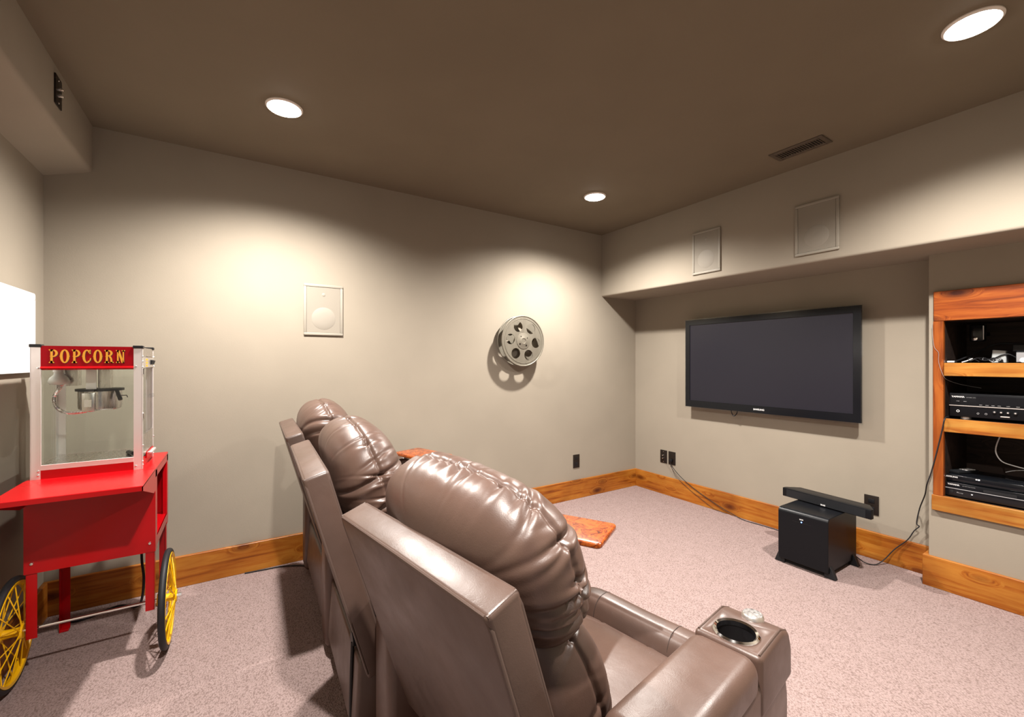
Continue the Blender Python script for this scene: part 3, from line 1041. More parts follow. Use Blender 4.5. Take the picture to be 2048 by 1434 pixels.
# kettle
KX, KY = -0.520, 2.690
kz0, kz1 = 1.082, 1.166
bm = nb()
lathe(bm, [(0, kz0), (0.066, kz0), (0.073, kz0 + 0.006), (0.075, kz0 + 0.02), (0.075, kz1), (0.071, kz1), (0.071, kz0 + 0.01), (0, kz0 + 0.01)], (KX, KY, 0), (0, 0, 1), 48)
ket = mp('kettle', bm, 'steel')
for sg in (-1, 1):
    a0 = R(80)
    pts = [(KX + 0.004 * sg, KY - 0.083), (KX + 0.083 * sg, KY - 0.083), (KX + 0.083 * sg, KY + 0.083), (KX + 0.004 * sg, KY + 0.083)]
    half = [(KX + sg * 0.083 * math.cos(t_), KY + 0.083 * math.sin(t_)) for t_ in np.linspace(-1.5, 1.5, 20)]
    tag(mp('lid', prism(nb(), half, 2, kz1 + 0.001, kz1 + 0.011), 'charcoal', ket), 'dark hinged half lid')
mp('kettle_terminal', box(nb(), KX - 0.045, KX - 0.002, KY - 0.086, KY - 0.068, kz0 - 0.004, kz1 - 0.004, 0.004, 2), 'steel', ket)
mp('terminal_cover', box(nb(), KX - 0.036, KX - 0.012, KY - 0.088, KY - 0.085, kz0 + 0.018, kz0 + 0.050), 'alu', ket)
mp('hanger', box(nb(), KX - 0.038, KX - 0.004, KY - 0.050, KY - 0.044, kz1 + 0.010, MZ1 - 0.012), 'alu_dull', ket)
mp('hanger', box(nb(), KX - 0.004, KX + 0.036, KY - 0.02, KY + 0.045, kz1 + 0.012, MZ1 - 0.012), 'steel', ket)
bm = nb()
cyl(bm, (KX + 0.066, KY - 0.055, kz1 + 0.002), (KX + 0.082, KY - 0.075, kz0 + 0.045), 0.007, 0.008, 12)
mp('tilt_handle', bm, 'black', ket)
mp('tilt_rod', tube(nb(), [(KX + 0.07, KY - 0.03, kz0 + 0.062), (KX + 0.098, KY - 0.04, kz0 + 0.062), (KX + 0.101, KY - 0.04, kz0 + 0.052)], 0.002, 6, smooth=0), 'black', ket)
# coiled conduit
path = spline([(-0.640, 2.74, 1.262), (-0.648, 2.71, 1.20), (-0.668, 2.69, 1.15), (-0.660, 2.67, 1.105), (-0.630, 2.655, 1.078), (-0.590, 2.645, 1.074), (-0.555, 2.64, 1.080)], 10)
con = mp('conduit', tube(nb(), path, 0.0058, 10, smooth=0), 'steel', angle=60)
bm = nb()
hel = []
for i in range(len(path) - 1):
    p, d = path[i], (path[i + 1] - path[i])
    a_, b_ = frame_of(d)
    for k in range(6):
        q = p + d * (k / 6)
        ph = (i + k / 6) * 2 * math.pi
        hel.append(q + (a_ * math.cos(ph) + b_ * math.sin(ph)) * 0.0064)
tube(bm, hel, 0.0014, 5, smooth=0)
mp('conduit_coil', bm, 'chrome', con)
# heat lamp
bm = nb()
lathe(bm, [(0, 0.0), (0.030, 0.004), (0.036, 0.016), (0.030, 0.032), (0.017, 0.046), (0.015, 0.062), (0, 0.062)], (-0.655, 2.69, 1.196), (0, 0, 1), 32)
lmp = mp('warming_bulb', bm, 'frost', angle=60)
mp('bulb_socket', lathe(nb(), [(0, 0), (0.019, 0), (0.019, 0.05), (0.023, 0.05), (0.023, 0.098), (0, 0.098)], (-0.655, 2.69, 1.254), (0, 0, 1), 24), 'alu_dull', lmp)
mp('wiring_box', box(nb(), -0.640, -0.602, 2.72, 2.78, 1.19, MZ1 - 0.012), 'steel')
# scoop on the floor of the cabinet
mp('scoop_handle', tube(nb(), [(-0.390, 2.60, MZ0 + 0.062), (-0.410, 2.66, MZ0 + 0.058), (-0.425, 2.70, MZ0 + 0.054)], 0.009, 8), 'black')
# power cord to the floor behind
bm = nb()
tube(bm, [(-0.412, 2.86, 0.84), (-0.410, 2.965, 0.78), (-0.412, 2.962, 0.40), (-0.398, 2.86, 0.30), (-0.382, 2.80, 0.22), (-0.396, 2.84, 0.10), (-0.44, 2.98, 0.012), (-0.52, 3.05, 0.007), (-0.66, 2.985, 0.007), (-0.745, 3.06, 0.007)], 0.0055, 8)
tag(obj('hanging_cable', bm, 'rubber'), 'black cable hanging behind the popcorn cart to the carpet', 'cable')

# ------------------------------------------------------------------ white board on the left wall
t = thing('wall_board', 'plain white board with rounded corners on the wall behind the popcorn machine', 'board', (XL, 2.62, 1.249))
bm = nb()
pts = []
y0, y1, z0, z1, rr = 2.18, 2.966, 1.249, 1.622, 0.014
for cx_, cy_, a0 in ((y1 - rr, z1 - rr, 0), (y0 + rr, z1 - rr, 90), (y0 + rr, z0 + rr, 180), (y1 - rr, z0 + rr, 270)):
    for k in range(5):
        a_ = R(a0 + k * 22.5)
        pts.append((cx_ + rr * math.cos(a_), cy_ + rr * math.sin(a_)))
prism(bm, pts, 0, XL + 0.010, XL + 0.020)
obj('board_face', bm, 'white', t, world=True)
obj('mounting_frame', box(nb(), XL, XL + 0.010, y0 + 0.02, y1 - 0.02, z0 + 0.02, z1 - 0.02), 'white_plastic', t, world=True)
for yy, zz in ((y1 - 0.012, z1 - 0.028), (y0 + 0.012, z1 - 0.028), (y0 + 0.012, z0 + 0.028), (y1 - 0.012, z0 + 0.028)):
    obj('mounting_screw', lathe(nb(), [(0, 0.004), (0.003, 0.003), (0.005, 0), (0, 0)], (XL + 0.020, yy, zz), (1, 0, 0), 12), 'screw', t, world=True)

# ------------------------------------------------------------------ film reel
RX, RY, RZ, RR = 2.060, YB - 0.105, 1.474, 0.216
t = thing('film_reel', 'round antique metal film reel with six holes hung on the back wall', 'film reel', (RX, YB, RZ))
for k, yy in enumerate((RY, YB - 0.040)):
    loops = [circle2(0, 0, RR - 0.004, 72)]
    for i in range(6):
        a_ = R(-6 + 60 * i + (22 if k else 0))
        loops.append(circle2(0.130 * math.cos(a_), 0.130 * math.sin(a_), 0.044, 28))
    if k == 0:
        for i in (0, 1):
            a_ = R(215 + 65 * i)
            loops.append(circle2(0.043 * math.cos(a_), 0.043 * math.sin(a_), 0.0075, 12))
    bm = nb()
    holed_plate(bm, loops, 0.004, lambda x, z, h, yy=yy: (RX + x, yy + h, RZ + z))
    fl = obj('reel_flange', bm, 'reel', t, world=True)
    bm = nb()
    torus(bm, (RX, yy + 0.002, RZ), (0, 1, 0), RR - 0.005, 0.006, 72, 8)
    obj('flange_rim', bm, 'reel', fl, world=True, angle=60)
    if k == 0:
        bm = nb()
        torus(bm, (RX, yy, RZ), (0, 1, 0), RR - 0.028, 0.0025, 72, 6)
        obj('flange_bead', bm, 'reel', fl, world=True, angle=60)
bm = nb()
cyl(bm, (RX, RY + 0.004, RZ), (RX, YB - 0.040, RZ), 0.058, seg=40)
cyl(bm, (RX, YB - 0.036, RZ), (RX, YB, RZ), 0.030, seg=24)
obj('reel_core', bm, 'reel', t, world=True)
bm = nb()
lathe(bm, [(0.030, 0.0), (0.068, 0.0), (0.068, 0.003), (0.064, 0.004), (0.036, 0.004), (0.030, 0.007), (0.022, 0.007), (0.020, 0.004), (0, 0.004)], (RX, RY, RZ), (0, -1, 0), 40)
# the cap leaves the two drive holes open by sitting above them
hub = obj('hub_cap', bm, 'reel', t, world=True)
for i in range(4):
    a_ = R(35 + 90 * i)
    dark = i in (2, 3)
    tag(obj('rivet', lathe(nb(), [(0, 0.0012), (0.008 if dark else 0.0045, 0.001), (0.008 if dark else 0.0045, 0), (0, 0)], (RX + 0.046 * math.cos(a_), RY - 0.0041, RZ + 0.046 * math.sin(a_)), (0, -1, 0), 14), 'bronze', hub, world=True), 'dark rivet on the reel hub')

# ------------------------------------------------------------------ in-wall speakers
def speaker(label, kind, c, W, H, woofer, tweeter):
    """kind 'Y': on the back wall, 'X': on the soffit face"""
    t = thing('wall_speaker', label, 'speaker', c, 0, 'in-wall loudspeakers')
    def tr(bm):
        # built facing -Y at the origin; turned for the soffit
        if kind == 'X':
            bm.transform(Matrix.Rotation(R(-90), 4, 'Z'))
        return bm
    f = 0.017
    bm = nb()
    for a in ((-W / 2, W / 2, H / 2 - f, H / 2), (-W / 2, W / 2, -H / 2, -H / 2 + f), (-W / 2, -W / 2 + f, -H / 2 + f, H / 2 - f), (W / 2 - f, W / 2, -H / 2 + f, H / 2 - f)):
        box(bm, a[0], a[1], -0.011, 0, a[2], a[3], 0.003, 2)
    obj('speaker_frame', tr(bm), 'spk', t)
    bm = nb()
    box(bm, -W / 2 + f + 0.001, W / 2 - f - 0.001, -0.0075, 0, -H / 2 + f + 0.001, H / 2 - f - 0.001)
    obj('grille', tr(bm), 'grille', t)
    bm = nb()
    lathe(bm, [(woofer, -0.0075), (woofer * 0.96, -0.0087), (woofer * 0.4, -0.0082), (woofer * 0.25, -0.0092), (0, -0.0095)], (0, 0, -H * 0.17), (0, 1, 0), 40)
    obj('woofer', tr(bm), 'cone', t)
    if tweeter:
        bm = nb()
        lathe(bm, [(tweeter, -0.0075), (tweeter * 0.8, -0.009), (0, -0.0093)], (0, 0, H * 0.30), (0, 1, 0), 24)
        obj('tweeter', tr(bm), 'cone', t)
    return t
speaker('painted rectangular in-wall speaker on the long wall between cart and film reel', 'Y', (0.503, YB, 1.646), 0.245, 0.340, 0.075, 0.012)
speaker('painted in-wall speaker on the soffit close to the room corner', 'X', (XS, 2.008, 2.148), 0.236, 0.330, 0.070, 0.010)
speaker('wider framed in-wall speaker on the soffit under the ceiling vent', 'X', (XS, 1.255, 2.140), 0.244, 0.325, 0.070, 0)

# ------------------------------------------------------------------ ceiling vent
t = thing('ceiling_vent', 'brown rectangular air vent with narrow slots in the ceiling', 'vent', (2.792, 1.232, ZC))
VW, VL = 0.135, 0.285
bm = nb()
for a in ((-VW / 2, VW / 2, VL / 2 - 0.025, VL / 2), (-VW / 2, VW / 2, -VL / 2, -VL / 2 + 0.025), (-VW / 2, -VW / 2 + 0.028, -VL / 2 + 0.025, VL / 2 - 0.025), (VW / 2 - 0.028, VW / 2, -VL / 2 + 0.025, VL / 2 - 0.025)):
    box(bm, a[0], a[1], a[2], a[3], -0.007, 0, 0.002, 1)
obj('vent_frame', bm, 'vent', t)
obj('vent_shade_sheet', box(nb(), -VW / 2 + 0.02, VW / 2 - 0.02, -VL / 2 + 0.02, VL / 2 - 0.02, -0.0012, 0), 'void', t)  # thin black sheet, paints the shade between the slats
nsl = 17
for i in range(nsl):
    y = -VL / 2 + 0.025 + (VL - 0.05) * (i + 0.5) / nsl
    obj('slat', box(nb(), -VW / 2 + 0.028, VW / 2 - 0.028, y - 0.0022, y + 0.0022, -0.006, -0.001), 'vent', t)

# ------------------------------------------------------------------ outlets and wall plates
def outlet(label, kind, c, style):
    t = thing('wall_outlet', label, 'outlet', c, 0, 'dark wall plates')
    W, H = 0.078, 0.125
    rz = {'Y': 0, 'X': R(-90), 'L': R(90)}[kind]
    def tr(bm):
        bm.transform(Matrix.Rotation(rz, 4, 'Z'))
        return bm
    obj('plate', tr(box(nb(), -W / 2, W / 2, -0.006, 0, -H / 2, H / 2, 0.002, 2)), 'bronze', t)
    if style == 'duplex':
        for zz in (0.026, -0.026):
            s = obj('socket', tr(box(nb(), -0.017, 0.017, -0.008, -0.005, zz - 0.014, zz + 0.014, 0.003, 2)), 'black', t)
            for xx in (-0.006, 0.006):
                obj('slot', tr(box(nb(), xx - 0.001, xx + 0.001, -0.0085, -0.0078, zz - 0.004, zz + 0.005)), 'void', s)
        obj('plate_screw', tr(lathe(nb(), [(0, 0.002), (0.003, 0.001), (0.0035, 0), (0, 0)], (0, -0.006, 0), (0, -1, 0), 10)), 'bronze', t)
    elif style == 'jack':
        for zz in (0.012, -0.016):
            obj('binding_post', tr(lathe(nb(), [(0, 0.016), (0.006, 0.015), (0.007, 0.0), (0, 0)], (0, -0.006, zz), (0, -1, 0), 14)), 'chrome', t)
        for zz in (-0.048, 0.048):
            obj('plate_screw', tr(lathe(nb(), [(0, 0.002), (0.003, 0.001), (0.0035, 0), (0, 0)], (0, -0.006, zz), (0, -1, 0), 10)), 'screw', t)
    elif style == 'plug':
        pl = obj('plug', tr(box(nb(), -0.016, 0.014, -0.034, -0.005, -0.035, -0.006, 0.005, 2)), 'black', t)
    return t
outlet('dark outlet plate low on the film reel wall, left of the room corner', 'Y', (2.737, YB, 0.352), 'duplex')
outlet('dark jack plate with two bright posts beside the outlet with a cord', 'X', (XR, 2.786, 0.366), 'jack')
outlet('dark outlet plate with a black plug and hanging cords below the television', 'X', (XR, 2.690, 0.366), 'plug')
outlet('dark outlet plate just behind the soundbar on the subwoofer', 'X', (XR, 1.134, 0.350), 'duplex')
outlet('black speaker jack plate high on the dropped ceiling beam', 'L', (XBm, 2.600, 2.450), 'jack')

# ------------------------------------------------------------------ television
TY0, TY1, TZ0, TZ1, TXF = 1.162, 2.479, 0.893, 1.672, 3.468
tv = thing('flat_screen_tv', 'large flat television with black bezel and clear rim on the right wall', 'television', (XR, (TY0 + TY1) / 2, TZ0))
def tp(name, bm, m, parent=None):
    return obj(name, bm, m, parent or tv, world=True)
bz = nb()
b1, bt, bb = 0.043, 0.045, 0.058
for y0, y1, z0, z1 in ((TY0, TY1, TZ1 - bt, TZ1), (TY0, TY1, TZ0, TZ0 + bb), (TY0, TY0 + b1, TZ0 + bb, TZ1 - bt), (TY1 - b1, TY1, TZ0 + bb, TZ1 - bt)):
    box(bz, TXF, TXF + 0.02, y0, y1, z0, z1)
bezel = tp('bezel', bz, 'black_gloss')
tp('screen', box(nb(), TXF + 0.006, TXF + 0.02, TY0 + b1, TY1 - b1, TZ0 + bb, TZ1 - bt), 'screen')
tp('rear_housing', box(nb(), TXF + 0.02, TXF + 0.058, TY0 + 0.05, TY1 - 0.05, TZ0 + 0.05, TZ1 - 0.05, 0.006, 2), 'black')
rim = nb()
rw = 0.007
for y0, y1, z0, z1 in ((TY0 - rw, TY1 + rw, TZ1, TZ1 + rw), (TY0 - rw, TY1 + rw, TZ0 - rw * 1.6, TZ0), (TY0 - rw, TY0, TZ0, TZ1), (TY1, TY1 + rw, TZ0, TZ1)):
    box(rim, TXF + 0.002, TXF + 0.014, y0, y1, z0, z1)
tag(tp('clear_rim', rim, 'acrylic', bezel), 'clear acrylic rim round the bezel')
tp('wall_bracket', box(nb(), TXF + 0.058, XR, 1.55, 2.10, 1.10, 1.48), 'black')
text_mesh('SAMSUNG', 0.0185, facing(TXF - 0.0004, 1.822, TZ0 + 0.028, **TOWARDS_MINUS_X), 'lettering', 0.0003, 'print', bezel, 0.0003)
tp('cable_loop', tube(nb(), [(3.505, 2.066, 0.91), (3.503, 2.064, 0.875), (3.50, 2.042, 0.846), (3.503, 2.018, 0.872), (3.505, 2.012, 0.91)], 0.004, 8), 'rubber')

# ------------------------------------------------------------------ subwoofer and soundbar
SX0, SX1, SY0, SY1, SZ0, SZ1 = 2.970, 3.375, 1.155, 1.437, 0.035, 0.360
sub = thing('subwoofer', 'black box subwoofer with blue power light and finned feet on the carpet', 'subwoofer', ((SX0 + SX1) / 2, (SY0 + SY1) / 2, 0))
def sp(name, bm, m, parent=None, angle=35):
    return obj(name, bm, m, parent or sub, world=True, angle=angle)
bm = nb()
prof = [(SX0, SZ0), (SX0, SZ1 - 0.028)] + [(SX0 + 0.028 - 0.028 * math.cos(R(k * 15)), SZ1 - 0.028 + 0.028 * math.sin(R(k * 15))) for k in range(1, 7)] + [(SX1, SZ1), (SX1, SZ0)]
prism(bm, prof, 1, SY0, SY1, 0.003, 1)
cab = sp('cabinet', bm, 'black_satin', angle=30)
sp('plinth', box(nb(), SX0 + 0.03, SX1 - 0.02, SY0 + 0.02, SY1 - 0.02, 0.006, SZ0), 'void')
for y, sg in ((SY0, -1), (SY1, 1)):
    for x in (SX0 + 0.035, SX1 - 0.045):
        bm = nb()
        prism(bm, [(y - sg * 0.002, 0.075), (y + sg * 0.010, 0.06), (y + sg * 0.032, 0.0), (y - sg * 0.03, 0.0), (y - sg * 0.03, 0.034), (y - sg * 0.002, 0.034)], 0, x - 0.016, x + 0.016, 0.003, 1)
        sp('outrigger_foot', bm, 'charcoal')
sp('power_light', lathe(nb(), [(0, 0.0015), (0.003, 0.001), (0.0038, 0), (0, 0)], (SX0, 1.300, 0.298), (-1, 0, 0), 14), 'led_blue', cab)
sp('display_slot', box(nb(), SX0 - 0.0006, SX0 + 0.001, 1.245, 1.352, 0.2930, 0.2945), 'charcoal', cab)
text_mesh('BOSE', 0.009, facing(SX0 - 0.0004, 1.300, 0.314, **TOWARDS_MINUS_X), 'lettering', 0.0002, 'print', cab, 0.0002)

bar = thing('soundbar', 'slim black soundbar resting across the top of the subwoofer', 'soundbar', (3.245, 1.263, SZ1 + 0.0005), R(-7))
LB, DB, HB = 0.262, 0.055, 0.062
bm = nb()
prism(bm, [(-DB, -LB), (-DB, LB), (-DB + 0.03, LB), (DB, LB - 0.055), (DB, -LB + 0.055), (-DB + 0.03, -LB)], 2, 0.004, HB, 0.004, 2)
bb_ = obj('bar_body', bm, 'black_satin', bar)
obj('front_grille', box(nb(), -DB - 0.0015, -DB + 0.002, -LB + 0.028, LB - 0.028, 0.008, HB - 0.006), 'charcoal', bar)
for yy in (-0.18, 0.18):
    obj('rubber_foot', cyl(nb(), (0, yy * 0.55, 0.0), (0, yy * 0.55, 0.005), 0.012, seg=12), 'rubber', bar)
mt = ORG[bar.name] @ facing(-DB - 0.002, 0.0, 0.014, **TOWARDS_MINUS_X)
text_mesh('BOSE', 0.012, mt, 'lettering', 0.0003, 'print', bb_, 0.0003)

# ------------------------------------------------------------------ shelf niche
FX = 3.386
cabn = thing('shelf_niche', 'built-in shelf unit with stained knotty wood frame and dark interior', 'shelf unit', (FX, 0.3, 0.447))
def cb(name, bm, m, parent=None):
    return obj(name, bm, m, parent or cabn, world=True)
KY0, KX1 = -0.19, 3.86
cb('top_board', box(nb(), FX - 0.002, XJ, KY0 - 0.04, 0.792, 1.530, 1.700, 0.003, 1), 'cedar_y')
cb('stile', box(nb(), FX, XJ + 0.01, 0.750, 0.794, 0.535, 1.530, 0.002, 1), 'cedar_z')
cb('stile', box(nb(), FX, XJ + 0.01, KY0 - 0.03, KY0 + 0.014, 0.535, 1.530, 0.002, 1), 'cedar_z')
cb('bottom_board', box(nb(), FX - 0.003, XJ, KY0 - 0.04, 0.800, 0.447, 0.535, 0.003, 1), 'pine_y2')
for z0, z1 in ((1.218, 1.292), (0.902, 0.977)):
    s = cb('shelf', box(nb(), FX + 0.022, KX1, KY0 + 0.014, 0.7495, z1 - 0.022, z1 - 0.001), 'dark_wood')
    cb('shelf_edging', box(nb(), FX + 0.002, FX + 0.022, KY0 + 0.014, 0.7498, z0, z1, 0.002, 1), 'pine_y2', s)
lin = nb()
box(lin, XJ + 0.01, KX1, 0.750, 0.762, 0.50, 1.55)
box(lin, XJ + 0.01, KX1, KY0, KY0 + 0.012, 0.50, 1.55)
box(lin, XJ, KX1, KY0, 0.762, 0.505, 0.5345)
box(lin, XJ, KX1, KY0, 0.762, 1.531, 1.55)
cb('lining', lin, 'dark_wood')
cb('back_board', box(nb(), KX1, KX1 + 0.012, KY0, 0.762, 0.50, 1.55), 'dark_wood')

# receiver
rx, ry0, ry1, rz0, rz1 = 3.425, 0.300, 0.735, 0.977, 1.122
rec = thing('av_receiver', 'black audio receiver with round knobs on the middle shelf', 'receiver', (rx + 0.16, (ry0 + ry1) / 2, rz0))
def rp(name, bm, m, parent=None):
    return obj(name, bm, m, parent or rec, world=True)
rp('case', box(nb(), rx + 0.012, rx + 0.33, ry0 + 0.004, ry1 - 0.004, rz0 + 0.016, rz1 - 0.004), 'black')
fc = rp('front_panel', box(nb(), rx + 0.002, rx + 0.013, ry0, ry1, rz0 + 0.014, rz1, 0.003, 2), 'black_satin')
rp('trim_line', box(nb(), rx - 0.001, rx + 0.003, ry0, ry1, rz0 + 0.074, rz0 + 0.078), 'alu_dull', fc)
rp('display_window', box(nb(), rx + 0.0005, rx + 0.003, ry0 + 0.02, ry1 - 0.105, rz0 + 0.088, rz1 - 0.012), 'black_gloss', fc)
for yy in (ry0 + 0.06, ry1 - 0.06):
    tag(rp('foot', cyl(nb(), (rx + 0.035, yy, rz0), (rx + 0.035, yy, rz0 + 0.017), 0.022, seg=24), 'alu_dull'), 'round foot of the receiver')
    rp('foot', cyl(nb(), (rx + 0.28, yy, rz0), (rx + 0.28, yy, rz0 + 0.017), 0.022, seg=24), 'black')
text_mesh('YAMAHA', 0.0125, facing(rx + 0.0014, 0.700, rz1 - 0.020, **TOWARDS_MINUS_X), 'lettering', 0.0003, 'print', fc, 0.0003)
text_mesh('NATURAL SOUND AV RECEIVER', 0.0055, facing(rx + 0.0014, 0.628, rz1 - 0.022, **TOWARDS_MINUS_X), 'lettering', 0.0002, 'print_dim', fc)
for yy, r_ in ((0.560, 0.007), (0.536, 0.007), (0.512, 0.007), (0.486, 0.007)):
    kb = rp('knob', lathe(nb(), [(0, 0.010), (r_, 0.009), (r_ * 1.1, 0), (0, 0)], (rx + 0.002, yy, rz0 + 0.052), (-1, 0, 0), 18), 'charcoal', fc)
    rp('knob_cap', lathe(nb(), [(0, 0.0108), (r_ * 0.5, 0.0102), (r_ * 0.5, 0.009), (0, 0.009)], (rx + 0.002, yy, rz0 + 0.052), (-1, 0, 0), 12), 'alu_dull', kb)
rp('power_button', torus(nb(), (rx + 0.001, 0.700, rz0 + 0.045), (1, 0, 0), 0.0055, 0.0015, 20, 6), 'print', fc)
rp('jack', torus(nb(), (rx + 0.001, 0.622, rz0 + 0.038), (1, 0, 0), 0.004, 0.001, 16, 6), 'print_dim', fc)
rp('jack', torus(nb(), (rx + 0.001, 0.592, rz0 + 0.038), (1, 0, 0), 0.004, 0.001, 16, 6), 'print_dim', fc)
rp('button_bar', box(nb(), rx - 0.001, rx + 0.003, 0.506, 0.540, rz0 + 0.026, rz0 + 0.032, 0.001, 1), 'alu_dull', fc)
rp('volume_knob', lathe(nb(), [(0, 0.022), (0.026, 0.021), (0.028, 0), (0, 0)], (rx + 0.002, 0.355, rz0 + 0.085), (-1, 0, 0), 32), 'charcoal', fc)
for yy in (0.700, 0.672, 0.612, 0.588, 0.566, 0.544, 0.512, 0.478):
    rp('panel_print', box(nb(), rx + 0.0002, rx + 0.0012, yy - 0.006, yy + 0.006, rz0 + (0.1 if yy > 0.65 else 0.0845), rz0 + (0.1018 if yy > 0.65 else 0.0863)), 'print_dim', fc)

# disc player
px0, py0, py1, pz0, pz1 = 3.415, 0.320, 0.7485, 0.535, 0.618
dp = thing('disc_player', 'slim black disc player on the bottom board of the shelf niche', 'disc player', (px0 + 0.15, (py0 + py1) / 2, pz0))
def dpp(name, bm, m, parent=None):
    return obj(name, bm, m, parent or dp, world=True)
dpp('case', box(nb(), px0 + 0.010, px0 + 0.30, py0 + 0.003, py1 - 0.003, pz0 + 0.008, pz1 - 0.003), 'black')
fc = dpp('front_panel', box(nb(), px0, px0 + 0.011, py0, py1, pz0 + 0.006, pz1, 0.003, 2), 'black_gloss')
dpp('trim_line', box(nb(), px0 - 0.001, px0 + 0.002, py0, py1, pz0 + 0.048, pz0 + 0.052), 'print_dim', fc)
dpp('disc_tray', box(nb(), px0 - 0.001, px0 + 0.002, 0.480, 0.600, pz0 + 0.056, pz0 + 0.070), 'charcoal', fc)
dpp('power_light', box(nb(), px0 - 0.001, px0 + 0.002, 0.640, 0.646, pz0 + 0.030, pz0 + 0.033), 'led_white', fc)
dpp('power_button', lathe(nb(), [(0, 0.003), (0.007, 0.002), (0.008, 0), (0, 0)], (px0, 0.722, pz0 + 0.032), (-1, 0, 0), 20), 'charcoal', fc)
for yy in (0.35, 0.70):
    dpp('foot', cyl(nb(), (px0 + 0.03, yy, pz0), (px0 + 0.03, yy, pz0 + 0.01), 0.015, seg=16), 'black')
    dpp('foot', cyl(nb(), (px0 + 0.26, yy, pz0), (px0 + 0.26, yy, pz0 + 0.01), 0.015, seg=16), 'black')
text_mesh('YAMAHA', 0.0115, facing(px0 - 0.0004, 0.716, pz1 - 0.012, **TOWARDS_MINUS_X), 'lettering', 0.0003, 'print', fc, 0.0003)
text_mesh('BLU-RAY DISC PLAYER', 0.005, facing(px0 - 0.0004, 0.655, pz1 - 0.0125, **TOWARDS_MINUS_X), 'lettering', 0.0002, 'print_dim', fc)
text_mesh('Blu-ray', 0.009, facing(px0 - 0.0004, 0.690, pz0 + 0.030, **TOWARDS_MINUS_X), 'lettering', 0.0002, 'print_dim', fc)

# set-top box on the disc player
bx = 3.432
stb = thing('set_top_box', 'flat black media box stacked on top of the disc player', 'media box', (bx + 0.12, 0.545, pz1))
sc_ = obj('case', box(nb(), bx, bx + 0.24, 0.345, 0.745, pz1 + 0.0005, pz1 + 0.040, 0.004, 2), 'black_gloss', stb, world=True)
text_mesh('SAMSUNG', 0.0115, facing(bx - 0.0004, 0.728, pz1 + 0.028, **TOWARDS_MINUS_X), 'lettering', 0.0003, 'print', sc_, 0.0003)
obj('indicator', box(nb(), bx - 0.0008, bx + 0.001, 0.626, 0.632, pz1 + 0.030, pz1 + 0.034), 'led_white', sc_, world=True)
obj('indicator', box(nb(), bx - 0.0008, bx + 0.001, 0.616, 0.623, pz1 + 0.029, pz1 + 0.035), 'led_white', sc_, world=True)
# remote on the box
rm = thing('remote_control', 'small dark remote with pale buttons lying on the media box', 'remote', (3.55, 0.700, pz1 + 0.0405), R(-22))
bd = obj('remote_body', box(nb(), -0.075, 0.075, -0.024, 0.024, 0.0, 0.016, 0.004, 2), 'charcoal', rm)
for i in range(4):
    for j in range(3):
        obj('button', box(nb(), -0.01 + i * 0.018, 0.002 + i * 0.018, -0.018 + j * 0.013, -0.009 + j * 0.013, 0.015, 0.018), 'print', bd)

# top shelf clutter
ZS = 1.292
sat = thing('satellite_speaker', 'black glossy speaker with a curved bright edge hung on the dark cabinet back', 'speaker', (3.63, 0.655, 1.43))
body = obj('cabinet', box(nb(), 3.60, 3.66, 0.628, 0.690, 1.415, 1.515, 0.010, 3), 'black_gloss', sat, world=True)
obj('driver', lathe(nb(), [(0, 0.004), (0.006, 0.003), (0.012, 0.0), (0, 0)], (3.60, 0.668, 1.432), (-1, 0, 0), 20), 'chrome', body, world=True)
obj('bright_edge', box(nb(), 3.597, 3.602, 0.630, 0.634, 1.425, 1.505, 0.001, 1), 'print', body, world=True)
obj('bracket', box(nb(), 3.66, KX1, 0.650, 0.665, 1.455, 1.475), 'black', sat, world=True)

ad = thing('silver_adapter', 'pale silver adapter box lying among cables on the top shelf', 'adapter', (3.62, 0.572, ZS))
obj('adapter_body', prism(nb(), [(0.602, ZS), (0.545, ZS), (0.546, ZS + 0.068), (0.598, ZS + 0.074)], 0, 3.60, 3.66, 0.003, 1), 'silver_box', ad, world=True)
obj('adapter_plug', cyl(nb(), (3.60, 0.566, ZS + 0.012), (3.575, 0.562, ZS + 0.012), 0.010, seg=14), 'black', ad, world=True)

rt = thing('cable_box', 'black device with a white barcode label at the shelf front', 'device', (3.62, 0.455, ZS))
bo = obj('device_case', box(nb(), 3.50, 3.72, 0.40, 0.496, ZS, ZS + 0.062, 0.003, 1), 'charcoal', rt, world=True)
lb = obj('label', box(nb(), 3.4985, 3.50, 0.42, 0.494, ZS + 0.006, ZS + 0.056), 'print_dim', bo, world=True)
obj('back_unit', box(nb(), 3.58, 3.72, 0.38, 0.520, ZS + 0.0625, ZS + 0.10, 0.003, 1), 'black', rt, world=True)
obj('round_seal', lathe(nb(), [(0, 0.0008), (0.013, 0.0006), (0.013, 0), (0, 0)], (3.4985, 0.470, ZS + 0.016), (-1, 0, 0), 24), 'white_plastic', bo, world=True)

bt_ = thing('pen', 'short white stick lying at the left end of the top shelf', 'pen', (3.45, 0.737, ZS))
obj('barrel', cyl(nb(), (3.45, 0.748, ZS + 0.006), (3.45, 0.718, ZS + 0.006), 0.006, seg=12), 'white_plastic', bt_, world=True)
obj('tip', cyl(nb(), (3.45, 0.718, ZS + 0.006), (3.45, 0.710, ZS + 0.006), 0.006, 0.002, seg=12), 'charcoal', bt_, world=True)

